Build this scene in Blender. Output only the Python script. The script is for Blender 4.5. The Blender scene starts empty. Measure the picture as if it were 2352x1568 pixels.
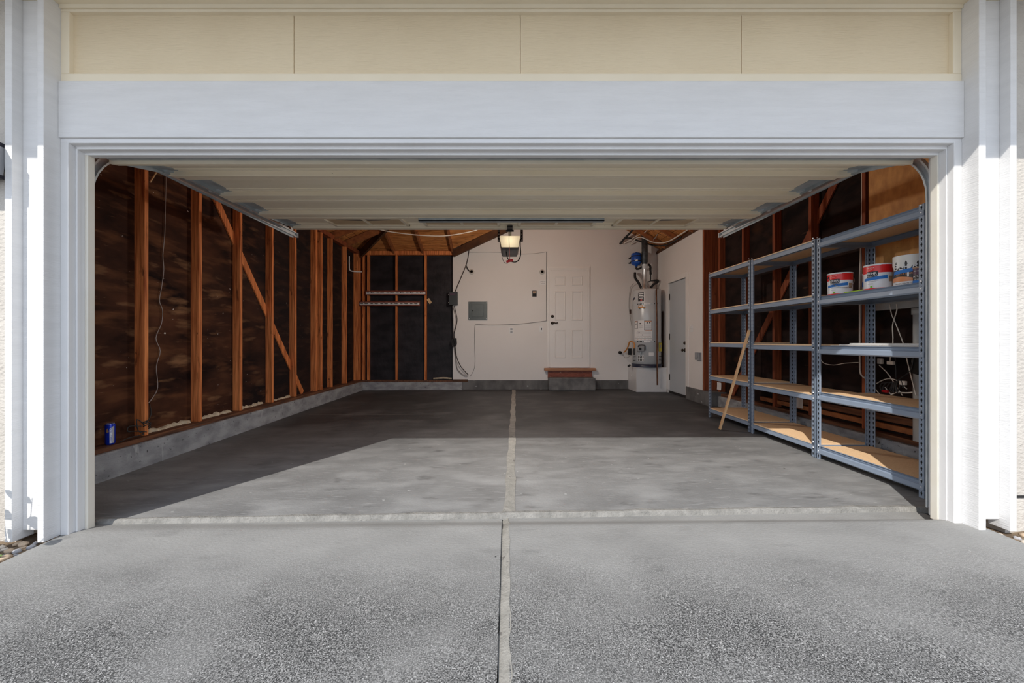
import bpy, math, random
from mathutils import Vector, Matrix
random.seed(7)
S = bpy.context.scene
COL = S.collection

# ------------------------------------------------------------------ camera, sky, sun, exposure
F, CX, CY, H = 890.0, 1165.0, 784.0, 1.075     # focal length and principal point (2352x1568), eye height
cam = bpy.data.cameras.new('camera'); cam.sensor_width = 36; cam.lens = F / 2352 * 36
cam.shift_x = (1176 - CX) / 2352; cam.clip_start = .05; cam.clip_end = 300
camo = bpy.data.objects.new('camera', cam); COL.objects.link(camo)
camo.location = (0, 0, H); camo.rotation_euler = (math.pi / 2, 0, 0); S.camera = camo

w = bpy.data.worlds.new('sky'); S.world = w; w.use_nodes = True
wb = w.node_tree.nodes['Background']; wb.inputs[1].default_value = 1.0
_n, _l = w.node_tree.nodes, w.node_tree.links                        # clear sky, brighter towards the horizon
_tc = _n.new('ShaderNodeTexCoord'); _sx = _n.new('ShaderNodeSeparateXYZ'); _l.new(_tc.outputs['Generated'], _sx.inputs[0])
_cr = _n.new('ShaderNodeValToRGB'); _l.new(_sx.outputs[2], _cr.inputs[0])
_cr.color_ramp.elements[0].position = 0; _cr.color_ramp.elements[0].color = (1.9, 2.02, 2.2, 1)
_cr.color_ramp.elements[1].position = 1; _cr.color_ramp.elements[1].color = (.50, .66, .95, 1)
for _p, _c in ((.14, (1.55, 1.68, 1.88, 1)), (.35, (.85, .98, 1.2, 1))):
    _e = _cr.color_ramp.elements.new(_p); _e.color = _c
_l.new(_cr.outputs[0], wb.inputs[0])

sun = bpy.data.lights.new('sun', 'SUN'); sun.energy = 3.9; sun.angle = .009; sun.color = (1, .955, .89)
suno = bpy.data.objects.new('sun', sun); COL.objects.link(suno); suno.location = (-6, -10, 12)
suno.rotation_euler = Vector((.565, 1, -.975)).to_track_quat('-Z', 'Y').to_euler()

S.view_settings.view_transform = 'Standard'; S.view_settings.look = 'None'
S.view_settings.gamma = 1; S.view_settings.use_curve_mapping = False; S.view_settings.exposure = 0.1
S.cycles.max_bounces = 10; S.cycles.diffuse_bounces = 8; S.cycles.use_denoising = True

# ------------------------------------------------------------------ helpers
def at(px, py, d): return Vector(((px - CX) * d / F, d, H + (CY - py) * d / F))
def onX(px, py, X): return at(px, py, X * F / (px - CX))
def onZ(px, py, z): return at(px, py, (H - z) * F / (py - CY))
def zf(x, d): return .005 * (d - 2.4) + .005 * x                    # garage slab level
def dj(x): return 2.357 + (max(-2.6, min(2.8, x)) + 2.33) * .0243     # slab edge at the door line
def zd(x, d):                                                       # driveway level
    a = .02 + .013 * x + .02 * (d - 2.1)
    t = max(0, min(1, (d - 2.2) / .17)); t = t * t * (3 - 2 * t)
    return a * (1 - t) + (zf(x, d) - .018) * t

M = {}
def mat(name, c1, c2=None, rough=.6, metal=0, spec=None, scale=6, stretch=(1, 1, 1), bump=0, bscale=None, detail=6, lo=.35, hi=.65, spots=None, emit=None, bstretch=None):
    m = bpy.data.materials.new(name); m.use_nodes = True; nt = m.node_tree; N = nt.nodes; L = nt.links
    b = N['Principled BSDF']; b.inputs['Roughness'].default_value = rough; b.inputs['Metallic'].default_value = metal
    if spec is not None: b.inputs['Specular IOR Level'].default_value = spec
    c1 = (*c1, 1); c2 = (*c2, 1) if c2 else tuple(min(1, v * 1.08) for v in c1[:3]) + (1,)
    tc = N.new('ShaderNodeTexCoord'); mp = N.new('ShaderNodeMapping'); mp.inputs['Scale'].default_value = stretch
    L.new(tc.outputs['Object'], mp.inputs[0])
    n = N.new('ShaderNodeTexNoise'); n.inputs['Scale'].default_value = scale; n.inputs['Detail'].default_value = detail
    L.new(mp.outputs[0], n.inputs['Vector'])
    r = N.new('ShaderNodeValToRGB'); r.color_ramp.elements[0].color = c1; r.color_ramp.elements[1].color = c2
    r.color_ramp.elements[0].position = lo; r.color_ramp.elements[1].position = hi
    L.new(n.outputs[0], r.inputs[0]); out = r.outputs[0]
    for sp in (spots or []):        # (scale, threshold, colour, stretch, softness)
        sc, th, col, st, so = sp
        m2 = N.new('ShaderNodeMapping'); m2.inputs['Scale'].default_value = st; L.new(tc.outputs['Object'], m2.inputs[0])
        n2 = N.new('ShaderNodeTexNoise'); n2.inputs['Scale'].default_value = sc; n2.inputs['Detail'].default_value = 4; L.new(m2.outputs[0], n2.inputs['Vector'])
        r2 = N.new('ShaderNodeValToRGB'); r2.color_ramp.elements[0].position = th; r2.color_ramp.elements[1].position = min(1, th + so)
        r2.color_ramp.elements[0].color = (0, 0, 0, 1); r2.color_ramp.elements[1].color = (1, 1, 1, 1); L.new(n2.outputs[0], r2.inputs[0])
        mx = N.new('ShaderNodeMix'); mx.data_type = 'RGBA'; L.new(r2.outputs[0], mx.inputs[0]); L.new(out, mx.inputs[6]); mx.inputs[7].default_value = (*col, 1); out = mx.outputs[2]
    L.new(out, b.inputs['Base Color'])
    if bump:
        m3 = N.new('ShaderNodeMapping'); m3.inputs['Scale'].default_value = bstretch or stretch; L.new(tc.outputs['Object'], m3.inputs[0])
        n3 = N.new('ShaderNodeTexNoise'); n3.inputs['Scale'].default_value = bscale or scale * 4; n3.inputs['Detail'].default_value = 5; L.new(m3.outputs[0], n3.inputs['Vector'])
        bp = N.new('ShaderNodeBump'); bp.inputs['Strength'].default_value = bump; bp.inputs['Distance'].default_value = .01
        L.new(n3.outputs[0], bp.inputs['Height']); L.new(bp.outputs[0], b.inputs['Normal'])
    if emit:
        b.inputs['Emission Color'].default_value = (*emit[0], 1); b.inputs['Emission Strength'].default_value = emit[1]
    m['out'] = 0; M[name] = m; return m

# paint, stucco, concrete
mat('white_paint', (.71, .705, .70), (.75, .745, .74), .55, scale=3, stretch=(1, 1, 8), bump=.28, bscale=9, bstretch=(1.5, 1.5, 26))
mat('jamb_paint', (.71, .705, .70), (.75, .745, .74), .5, scale=3, bump=.08, bscale=60)
mat('vinyl_stop', (.72, .675, .58), (.75, .71, .63), .4)
mat('tan_paint', (.78, .655, .455), (.82, .695, .49), .6, scale=2, bump=.45, bscale=9, bstretch=(1.5, 1.5, 26), spots=[(9, .74, (.40, .32, .21), (1, 1, .6), .05)])
mat('tan_trim', (.82, .73, .56), (.86, .77, .60), .55, scale=3)
mat('stucco', (.50, .465, .42), (.57, .535, .485), .9, scale=7, bump=.9, bscale=38, bstretch=(1, 1, 1.6))
mat('drywall', (.77, .735, .70), (.80, .765, .73), .75, scale=1.2, bump=.03, bscale=160)
mat('door_white', (.80, .77, .735), (.83, .80, .765), .45, scale=2)
mat('door_grey', (.50, .535, .56), (.53, .565, .59), .4, scale=2)
mat('concrete_block', (.23, .232, .24), (.40, .405, .41), .9, scale=5, stretch=(1, 1, 2), bump=.5, bscale=60, spots=[(30, .66, (.07, .07, .07), (1, 1, 1), .05), (6, .66, (.5, .5, .5), (2, 2, .6), .1)])
mat('concrete_back', (.09, .088, .085), (.17, .165, .16), .85, scale=5, stretch=(1, 1, .6), bump=.3, bscale=50, spots=[(5, .68, (.4, .4, .4), (2, 2, 3), .06)])
mat('concrete_step', (.10, .10, .10), (.20, .195, .19), .85, scale=6, bump=.3, bscale=60)
mat('lip', (.21, .205, .19), (.31, .30, .28), .95, scale=14, bump=.8, bscale=70, spots=[(40, .62, (.25, .24, .22), (1, 1, 1), .05)])
mat('filler', (.26, .25, .225), (.33, .315, .285), .95, scale=20, bump=.5, bscale=90, spots=[(22, .64, (.16, .15, .14), (1, 1, 1), .06)])
mat('dirt', (.10, .065, .04), (.22, .16, .10), 1, scale=16, bump=.8, bscale=40)
mat('street', (.20, .20, .20), (.27, .27, .27), .95, scale=1)
# timber
mat('stud_wood', (.34, .078, .022), (.95, .34, .112), .62, spec=.25, scale=3, stretch=(16, 16, .8), bump=.2, bscale=14, detail=10, lo=.3, hi=.7, spots=[(5, .64, (.15, .045, .018), (3, 3, .8), .10), (9, .70, (.09, .03, .014), (1.5, 1.5, 1.1), .05), (60, .76, (.75, .55, .38), (1, 1, .4), .03)])
mat('stud_wood_shaded', (.14, .034, .015), (.36, .10, .038), .65, spec=.25, scale=3, stretch=(16, 16, .8), bump=.2, bscale=14, detail=10, lo=.3, hi=.7, spots=[(5, .68, (.06, .02, .01), (3, 3, .8), .08)])  # stud wood darkened, the dimmer right wall's shade painted into the colour
mat('plate_wood', (.055, .021, .010), (.19, .072, .030), .7, scale=3, stretch=(12, .9, 12), bump=.2, bscale=14, spots=[(4, .62, (.08, .035, .02), (3, .8, 3), .08)])
mat('rafter_wood', (.22, .075, .025), (.40, .14, .045), .7, scale=4, stretch=(3, 3, 3), bump=.15, bscale=30)
mat('sheathing', (.42, .15, .04), (.68, .29, .085), .7, scale=4, stretch=(1, 6, 6), bump=.3, bscale=20, spots=[(5, .6, (.16, .06, .02), (1.2, 5, 5), .1)])
mat('fascia_dark', (.06, .025, .012), (.12, .05, .02), .8)
mat('redwood', (.16, .035, .02), (.28, .075, .04), .6, scale=9, stretch=(1, 6, 6), bump=.2, spots=[(30, .68, (.5, .35, .25), (1, 1, 1), .04)])
mat('sill_board', (.34, .15, .075), (.46, .22, .11), .6, scale=5, stretch=(1, 8, 8))
mat('plank_wood', (.62, .36, .17), (.76, .49, .26), .55, scale=4, stretch=(14, 14, 1))
mat('plywood', (.52, .25, .075), (.72, .38, .12), .65, scale=5, stretch=(1, 3, 1.4), bump=.2, bscale=30, spots=[(26, .72, (.26, .11, .03), (1, 1, 3), .05)])
mat('dark_board', (.035, .018, .012), (.06, .03, .02), .7)
mat('debris', (.45, .36, .24), (.70, .60, .44), .9, scale=18, bump=.6, bscale=40)
# building paper
mat('paper_brown', (.011, .0045, .004), (.10, .037, .018), .8, spec=.14, scale=1.5, stretch=(1, 1, 2.2), bump=.9, bscale=4, bstretch=(1, 1, 2.6), detail=12, lo=.36, hi=.68,
    spots=[(2.2, .50, (.15, .060, .026), (1, .9, 4), .2), (3.0, .57, (.25, .125, .06), (1, .8, 3.2), .16), (7, .71, (.36, .20, .11), (1, .6, 7), .06), (17, .715, (.78, .68, .60), (1, 1, 1.2), .02)])
mat('paper_black', (.010, .009, .011), (.028, .024, .028), .55, spec=.3, scale=3, stretch=(1, 1, 2), bump=1.0, bscale=6, bstretch=(1.2, 1.2, .8), detail=8, spots=[(20, .79, (.5, .45, .4), (1, 1, 1), .02)])
mat('paper_right', (.006, .0045, .005), (.030, .017, .014), .8, spec=.14, scale=2.5, stretch=(1, 1, 2), bump=.5, bscale=6, detail=9, spots=[(2.2, .55, (.055, .024, .013), (1, .9, 1.6), .2), (4, .68, (.11, .06, .035), (1, .8, 4), .1), (20, .80, (.5, .42, .35), (1, 1, 1), .02)])
# metal, plastic
mat('galvanised', (.50, .54, .56), (.64, .68, .70), .42, .25, scale=9, bump=.05)
mat('end_stile_grey', (.33, .37, .39), (.45, .49, .51), .45, .15, scale=9)
mat('shelf_steel', (.235, .29, .375), (.265, .32, .405), .42, .0, scale=4)
mat('slot_dark', (.015, .014, .014), (.02, .02, .02), .8)
mat('rivet', (.78, .80, .82), (.85, .86, .88), .35, .5)
mat('particle_board', (.72, .48, .275), (.82, .58, .35), .7, scale=120, detail=3)
mat('door_cream', (.88, .79, .61), (.93, .84, .67), .5, scale=3, stretch=(.6, 3, 3), spots=[(6, .72, (.47, .40, .27), (.5, 3, 1), .08), (40, .76, (.30, .25, .18), (1, 1, 1), .03)])
mat('door_recess', (.62, .47, .29), (.68, .52, .33), .55)
mat('window_dark', (.16, .14, .12), (.2, .18, .15), .5)
mat('black_metal', (.012, .012, .012), (.02, .02, .02), .5, .3)
mat('bronze', (.035, .026, .02), (.06, .045, .034), .35, .7)
mat('opener_grey', (.10, .10, .105), (.13, .13, .135), .45)
mat('lens', (.85, .78, .62), (.9, .83, .68), .4, scale=8, emit=((1, .80, .48), .62))
mat('red_plastic', (.55, .01, .015), (.62, .015, .02), .4)
mat('red_cord', (.62, .22, .2), (.7, .3, .28), .8)
mat('panel_grey', (.075, .09, .088), (.095, .11, .108), .45, .2)
mat('box_charcoal', (.025, .03, .032), (.035, .042, .045), .45)
mat('tank_grey', (.55, .565, .575), (.59, .605, .61), .33, .1, scale=3)
mat('pan_navy', (.012, .016, .04), (.018, .022, .05), .4)
mat('flue_steel', (.40, .42, .43), (.62, .64, .65), .35, .9, scale=14)
mat('flue_dark', (.05, .055, .06), (.09, .10, .105), .5, .6, scale=14)
mat('blue_tank', (.005, .075, .40), (.008, .09, .45), .35)
mat('foam_black', (.015, .014, .014), (.03, .028, .028), .9, bump=.2, bscale=60)
mat('copper', (.10, .042, .022), (.17, .07, .036), .45, .6, scale=10)
mat('flex_orange', (.55, .22, .05), (.62, .27, .07), .45)
mat('sticker_white', (.78, .77, .76), (.82, .81, .80), .5)
mat('sticker_black', (.02, .02, .022), (.03, .03, .032), .5)
mat('sticker_orange', (.60, .28, .07), (.68, .34, .10), .5)
mat('print_grey', (.36, .36, .37), (.42, .42, .43), .6)
mat('tag_yellow', (.66, .56, .05), (.72, .62, .08), .5)
mat('cabinet_white', (.66, .655, .65), (.70, .695, .69), .35)
mat('plastic_white', (.78, .77, .75), (.82, .81, .79), .4)
mat('plastic_grey', (.28, .29, .30), (.34, .35, .36), .45)
mat('pvc_grey', (.40, .41, .41), (.48, .49, .48), .45)
mat('cable_white', (.70, .64, .56), (.76, .70, .62), .5)
mat('cable_grey', (.30, .285, .27), (.36, .34, .32), .5)
mat('cable_black', (.018, .018, .018), (.03, .03, .03), .5)
mat('wire_grey', (.28, .22, .19), (.40, .33, .30), .5)
mat('porcelain', (.55, .52, .48), (.62, .59, .55), .3)
mat('tan_tag', (.62, .45, .24), (.70, .52, .30), .7)
mat('paint_red', (.72, .012, .014), (.76, .02, .02), .35)
mat('can_white', (.78, .78, .80), (.82, .82, .84), .35)
mat('can_metal', (.50, .50, .50), (.60, .60, .60), .3, .9)
mat('tape_blue', (.02, .17, .55), (.03, .21, .60), .6)
mat('ink', (.02, .02, .03), (.03, .03, .04), .6)
mat('leaf_green_print', (.22, .50, .05), (.26, .55, .08), .5)
mat('lime', (.36, .60, .02), (.42, .66, .04), .4)
mat('drip_white', (.74, .73, .69), (.79, .78, .74), .45)
mat('label_dark', (.03, .025, .022), (.05, .04, .035), .45)
mat('label_orange', (.72, .26, .10), (.78, .34, .16), .45)
mat('label_purple', (.07, .03, .06), (.10, .05, .08), .45)
mat('label_brown', (.34, .20, .11), (.44, .28, .17), .45)
mat('can_blue', (.004, .03, .50), (.006, .045, .56), .28, .3)
mat('can_silver', (.66, .68, .72), (.74, .76, .80), .28, .6)
mat('stone_a', (.50, .36, .24), (.62, .48, .34), .7, scale=9, bump=.2)
mat('stone_b', (.36, .35, .36), (.50, .49, .50), .7, scale=9, bump=.2)
mat('stone_c', (.62, .52, .42), (.72, .64, .54), .7, scale=9, bump=.2)
mat('leaf', (.10, .22, .04), (.18, .34, .07), .5, scale=9)
mat('stem_brown', (.16, .08, .04), (.22, .12, .06), .7)
mat('lantern_black', (.03, .028, .04), (.05, .045, .06), .5, .2)
mat('lantern_glass', (.42, .42, .44), (.5, .5, .52), .15)

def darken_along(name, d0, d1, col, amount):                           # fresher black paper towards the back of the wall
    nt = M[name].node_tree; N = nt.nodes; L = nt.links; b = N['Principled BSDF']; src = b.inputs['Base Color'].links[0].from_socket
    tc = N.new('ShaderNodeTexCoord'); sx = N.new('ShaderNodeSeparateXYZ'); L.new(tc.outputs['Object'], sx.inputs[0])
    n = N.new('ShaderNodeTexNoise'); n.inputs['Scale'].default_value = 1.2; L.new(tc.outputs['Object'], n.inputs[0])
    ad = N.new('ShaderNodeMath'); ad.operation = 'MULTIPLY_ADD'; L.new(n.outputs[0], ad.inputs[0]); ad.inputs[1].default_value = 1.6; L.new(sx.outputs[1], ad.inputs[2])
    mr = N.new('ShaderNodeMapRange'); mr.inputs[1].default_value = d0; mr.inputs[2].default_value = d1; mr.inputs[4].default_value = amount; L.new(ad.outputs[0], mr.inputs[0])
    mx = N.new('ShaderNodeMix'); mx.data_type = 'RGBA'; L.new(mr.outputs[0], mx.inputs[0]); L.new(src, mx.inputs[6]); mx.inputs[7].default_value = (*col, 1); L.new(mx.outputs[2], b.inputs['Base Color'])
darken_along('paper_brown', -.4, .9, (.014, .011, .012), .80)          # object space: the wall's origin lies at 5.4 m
def concrete(name, near, far, d0, d1, spots_dark=.0, agg=0.0, rough=.85):
    """concrete darkened along the depth of the slab (d0..d1), shade painted in with the dirt, plus stains, pale spots and aggregate"""
    m = mat(name, near, tuple(v * 1.35 for v in near), rough, scale=2.2, stretch=(1, 1.4, 1), detail=10, lo=.3, hi=.7, bump=.25, bscale=60)
    nt = m.node_tree; N = nt.nodes; L = nt.links; b = N['Principled BSDF']
    base = b.inputs['Base Color'].links[0].from_socket
    tc = N.new('ShaderNodeTexCoord'); sx = N.new('ShaderNodeSeparateXYZ'); L.new(tc.outputs['Object'], sx.inputs[0])
    def noise(scale, det, stretch, lo, hi):
        mp = N.new('ShaderNodeMapping'); mp.inputs['Scale'].default_value = stretch; L.new(tc.outputs['Object'], mp.inputs[0])
        n = N.new('ShaderNodeTexNoise'); n.inputs['Scale'].default_value = scale; n.inputs['Detail'].default_value = det; L.new(mp.outputs[0], n.inputs[0])
        r = N.new('ShaderNodeMapRange'); r.inputs[1].default_value = lo; r.inputs[2].default_value = hi; L.new(n.outputs[0], r.inputs[0]); return r.outputs[0]
    def mix(fac, a, bcol):
        mx = N.new('ShaderNodeMix'); mx.data_type = 'RGBA'; L.new(fac, mx.inputs[0]); L.new(a, mx.inputs[6])
        if isinstance(bcol, tuple): mx.inputs[7].default_value = (*bcol, 1)
        else: L.new(bcol, mx.inputs[7])
        return mx.outputs[2]
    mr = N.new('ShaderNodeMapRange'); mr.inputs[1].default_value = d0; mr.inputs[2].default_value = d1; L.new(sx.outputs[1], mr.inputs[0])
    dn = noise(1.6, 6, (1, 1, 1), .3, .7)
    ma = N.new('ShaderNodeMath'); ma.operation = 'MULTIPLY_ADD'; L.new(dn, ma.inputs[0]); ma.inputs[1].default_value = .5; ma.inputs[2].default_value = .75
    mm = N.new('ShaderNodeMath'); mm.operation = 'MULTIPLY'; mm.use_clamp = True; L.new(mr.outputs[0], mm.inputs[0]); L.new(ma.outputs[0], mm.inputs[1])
    c = base
    c = mix(noise(5, 5, (.7, 1.6, 1), .60, .74), c, tuple(v * (.62 if not agg else .92) for v in near))            # soft darker stains
    c = mix(noise(2.4, 10, (1, 2.2, 1), .48, .74), c, tuple(min(1, v * (1.75 if not agg else 1.25)) for v in near))        # scuffed pale patches
    c = mix(noise(16, 3, (1, 1.5, 1), .71 if not agg else .76, .735 if not agg else .78), c, tuple(min(1, v * 2.2) for v in near))    # small pale drips
    c = mix(noise(11, 3, (1, 1.5, 1), .745 if not agg else .80, .775 if not agg else .82), c, (.03, .028, .026))                       # small oil spots
    c = mix(noise(26, 6, (.35, 2.2, 1), .56, .70) if not agg else noise(60, 4, (1, 1, 1), .60, .72), c, tuple(min(1, v * (1.55 if not agg else 1.2)) for v in near))      # fine scratches
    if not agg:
        mm2 = N.new('ShaderNodeMath'); mm2.operation = 'MULTIPLY'; L.new(mm.outputs[0], mm2.inputs[0]); mm2.inputs[1].default_value = .86; c = mix(mm2.outputs[0], c, far)  # rear floor's shade is painted into the base colour with the dirt
    if agg:
        mr2 = N.new('ShaderNodeMapRange'); mr2.inputs[1].default_value = 1.98; mr2.inputs[2].default_value = 1.45; L.new(sx.outputs[1], mr2.inputs[0])
        pa = noise(1.6, 6, (1, 1, 1), .18, .56)
        k = N.new('ShaderNodeMath'); k.operation = 'MULTIPLY'; L.new(mr2.outputs[0], k.inputs[0]); L.new(pa, k.inputs[1])
        sp = noise(190, 4, (1, 1, 1), .34, .60)
        k2 = N.new('ShaderNodeMath'); k2.operation = 'MULTIPLY'; L.new(sp, k2.inputs[0])
        ad = N.new('ShaderNodeMath'); ad.operation = 'MULTIPLY_ADD'; L.new(k.outputs[0], ad.inputs[0]); ad.inputs[1].default_value = agg; ad.inputs[2].default_value = .10
        L.new(ad.outputs[0], k2.inputs[1])
        c = mix(k2.outputs[0], c, (.030, .030, .030))
        sp2 = noise(240, 2, (1, 1, 1), .58, .72)
        k3 = N.new('ShaderNodeMath'); k3.operation = 'MULTIPLY'; L.new(sp2, k3.inputs[0]); L.new(ad.outputs[0], k3.inputs[1])
        c = mix(k3.outputs[0], c, (.62, .61, .60))
    L.new(c, b.inputs['Base Color'])
    return m
def glow(name, ctr, near, far):
    nt = M[name].node_tree; N = nt.nodes; L = nt.links; tc = N.new('ShaderNodeTexCoord'); v = N.new('ShaderNodeVectorMath'); v.operation = 'DISTANCE'
    L.new(tc.outputs['Object'], v.inputs[0]); v.inputs[1].default_value = ctr
    r = N.new('ShaderNodeMapRange'); r.inputs[1].default_value = .02; r.inputs[2].default_value = .13; r.inputs[3].default_value = near; r.inputs[4].default_value = far
    L.new(v.outputs['Value'], r.inputs[0]); L.new(r.outputs[0], N['Principled BSDF'].inputs['Emission Strength'])
glow('lens', (.0, -.19, .105), .95, .42)
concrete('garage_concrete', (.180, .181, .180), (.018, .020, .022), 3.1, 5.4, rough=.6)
concrete('driveway_concrete', (.242, .24, .232), (.2, .2, .19), 50, 60, agg=1.0)

class MB:
    """collects shapes in world coordinates; build() links them as one mesh object"""
    def __init__(s): s.v = []; s.f = []; s.m = []; s.s = []
    def add(s, vs, fs, mi=0, sm=False):
        o = len(s.v); s.v += [tuple(v) for v in vs]
        for f in fs: s.f.append(tuple(o + i for i in f)); s.m.append(mi); s.s.append(sm)
        return s
    def box(s, x0, x1, y0, y1, z0, z1, mi=0):
        vs = [(x, y, z) for z in (z0, z1) for y in (y0, y1) for x in (x0, x1)]
        return s.add(vs, [(0, 2, 3, 1), (4, 5, 7, 6), (0, 1, 5, 4), (2, 6, 7, 3), (0, 4, 6, 2), (1, 3, 7, 5)], mi)
    def bar(s, p0, p1, wdt, thk, side=(1, 0, 0), mi=0):                # rectangular bar from p0 to p1
        p0, p1 = Vector(p0), Vector(p1); t = (p1 - p0).normalized(); a = Vector(side); a = (a - t * a.dot(t)).normalized(); b = t.cross(a)
        vs = [p + a * i * wdt / 2 + b * j * thk / 2 for p in (p0, p1) for j in (-1, 1) for i in (-1, 1)]
        return s.add(vs, [(0, 2, 3, 1), (4, 5, 7, 6), (0, 1, 5, 4), (2, 6, 7, 3), (0, 4, 6, 2), (1, 3, 7, 5)], mi)
    def prism(s, poly, axis, a, b, mi=0):                              # polygon extruded along an axis
        def pt(q, t):
            return (t, q[0], q[1]) if axis == 'x' else (q[0], t, q[1]) if axis == 'y' else (q[0], q[1], t)
        n = len(poly); vs = [pt(q, a) for q in poly] + [pt(q, b) for q in poly]
        return s.add(vs, [tuple(range(n)), tuple(range(2 * n - 1, n - 1, -1))] + [(i, i + n, (i + 1) % n + n, (i + 1) % n) for i in range(n)], mi)
    def tube(s, pts, r, n=8, mi=0, smooth=3, cap=True):
        P = [Vector(p) for p in pts]
        if smooth and len(P) > 2:
            Q = []
            for i in range(len(P) - 1):
                a = P[max(0, i - 1)]; b = P[i]; c = P[i + 1]; d = P[min(len(P) - 1, i + 2)]
                for k in range(smooth):
                    t = k / smooth
                    Q.append(.5 * ((2 * b) + (c - a) * t + (2 * a - 5 * b + 4 * c - d) * t * t + (3 * b - a - 3 * c + d) * t ** 3))
            P = Q + [P[-1]]
        rr = r if isinstance(r, (list, tuple)) else None
        vs = []; fs = []; prev = None
        for i, p in enumerate(P):
            t = (P[min(i + 1, len(P) - 1)] - P[max(i - 1, 0)])
            t = t.normalized() if t.length > 1e-9 else Vector((0, 0, 1))
            if prev is None:
                a = t.cross(Vector((0, 0, 1)));  a = a if a.length > .1 else t.cross(Vector((1, 0, 0)))
            else: a = prev - t * prev.dot(t)
            a.normalize(); prev = a; b = t.cross(a)
            rad = r if rr is None else rr[0] + (rr[1] - rr[0]) * i / (len(P) - 1)
            vs += [p + (a * math.cos(k * 2 * math.pi / n) + b * math.sin(k * 2 * math.pi / n)) * rad for k in range(n)]
        for i in range(len(P) - 1):
            fs += [(i * n + k, i * n + (k + 1) % n, (i + 1) * n + (k + 1) % n, (i + 1) * n + k) for k in range(n)]
        s.add(vs, fs, mi, True)
        if cap:
            m0 = len(P) - 1
            s.add(vs[:n], [tuple(range(n - 1, -1, -1))], mi); s.add(vs[m0 * n:], [tuple(range(n))], mi)
        return s
    def cyl(s, p0, p1, r, n=20, mi=0): return s.tube([p0, p1], r, n, mi, 0)
    def lathe(s, c, prof, n=40, mi=0, axis='z', sm=True):
        vs = []; fs = []
        for (r, h) in prof:
            for k in range(n):
                a = 2 * math.pi * k / n; u, v = r * math.cos(a), r * math.sin(a)
                vs.append((c[0] + u, c[1] + v, c[2] + h) if axis == 'z' else (c[0] + u, c[1] + h, c[2] + v) if axis == 'y' else (c[0] + h, c[1] + u, c[2] + v))
        for i in range(len(prof) - 1):
            fs += [(i * n + k, i * n + (k + 1) % n, (i + 1) * n + (k + 1) % n, (i + 1) * n + k) for k in range(n)]
        s.add(vs, fs, mi, sm)
        for i in (0, len(prof) - 1):
            if prof[i][0] > 1e-4: s.add(vs[i * n:(i + 1) * n], [tuple(range(n))], mi)
        return s
    def patch(s, c, r, a0, a1, z0, z1, n=10, mi=0, top=None, bot=None):  # a label wrapped on an upright cylinder (angles: 0 = towards the camera)
        vs = []
        for i in range(n + 1):
            t = i / n; a = a0 + (a1 - a0) * t
            x, y = c[0] + r * math.sin(a), c[1] - r * math.cos(a)
            vs += [(x, y, z0 if bot is None else bot(t)), (x, y, z1 if top is None else top(t))]
        return s.add(vs, [(2 * i, 2 * i + 2, 2 * i + 3, 2 * i + 1) for i in range(n)], mi, True)
    def build(s, name, m, parent=None, origin=None, bevel=0, smooth_angle=None):
        ms = m if isinstance(m, (list, tuple)) else [m]
        if parent is not None: off = WL[parent.name]
        elif origin is not None: off = Vector(origin)
        else:
            xs, ys, zs = zip(*s.v); off = Vector(((min(xs) + max(xs)) / 2, (min(ys) + max(ys)) / 2, min(zs)))
        me = bpy.data.meshes.new(name); me.from_pydata([(v[0] - off.x, v[1] - off.y, v[2] - off.z) for v in s.v], [], s.f)
        for q in ms: me.materials.append(M[q])
        for p, mi, sm in zip(me.polygons, s.m, s.s): p.material_index = mi; p.use_smooth = sm
        me.update()
        o = bpy.data.objects.new(name, me); COL.objects.link(o)
        if parent is not None: o.parent = parent
        else: o.location = off
        WL[o.name] = off.copy()
        if bevel:
            bv = o.modifiers.new('bevel', 'BEVEL'); bv.width = bevel; bv.segments = 2; bv.limit_method = 'ANGLE'
        return o
WL = {}
def tag(o, label=None, cat=None, group=None, kind=None):
    if label: o['label'] = label
    if cat: o['category'] = cat
    if group: o['group'] = group
    if kind: o['kind'] = kind
    return o
def empty(name, loc, label=None, cat=None, group=None, kind=None):
    o = bpy.data.objects.new(name, None); COL.objects.link(o); o.location = loc; o.empty_display_size = .1
    WL[o.name] = Vector(loc); return tag(o, label, cat, group, kind)
def move(o, off):                                                     # copies of a thing live in local coordinates
    o.location = Vector(o.location) + Vector(off)
def boxo(name, m, parent, x0, x1, y0, y1, z0, z1, bevel=0): return MB().box(x0, x1, y0, y1, z0, z1).build(name, m, parent, bevel=bevel)
def lettering(text, size):
    cu = bpy.data.curves.new('t', 'FONT'); cu.body = text; cu.size = size; cu.align_x = 'CENTER'; cu.align_y = 'CENTER'; cu.resolution_u = 2
    ob = bpy.data.objects.new('t', cu); me = bpy.data.meshes.new_from_object(ob)
    vs = [(v.co.x, v.co.y) for v in me.vertices]; fs = [tuple(p.vertices) for p in me.polygons]
    bpy.data.objects.remove(ob); bpy.data.meshes.remove(me); bpy.data.curves.remove(cu)
    return vs, fs
def text_on_cyl(mb, text, size, c, r, ang, z, tilt=0, mi=0, sx=1):
    vs, fs = lettering(text, size)
    mb.add([(c[0] + r * math.sin(ang + x * sx / r), c[1] - r * math.cos(ang + x * sx / r), z + y + tilt * x) for x, y in vs], fs, mi)
def text_flat(mb, text, size, c, mi=0, sx=1):                           # facing the camera
    vs, fs = lettering(text, size); mb.add([(c[0] + x * sx, c[1], c[2] + y) for x, y in vs], fs, mi)
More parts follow.
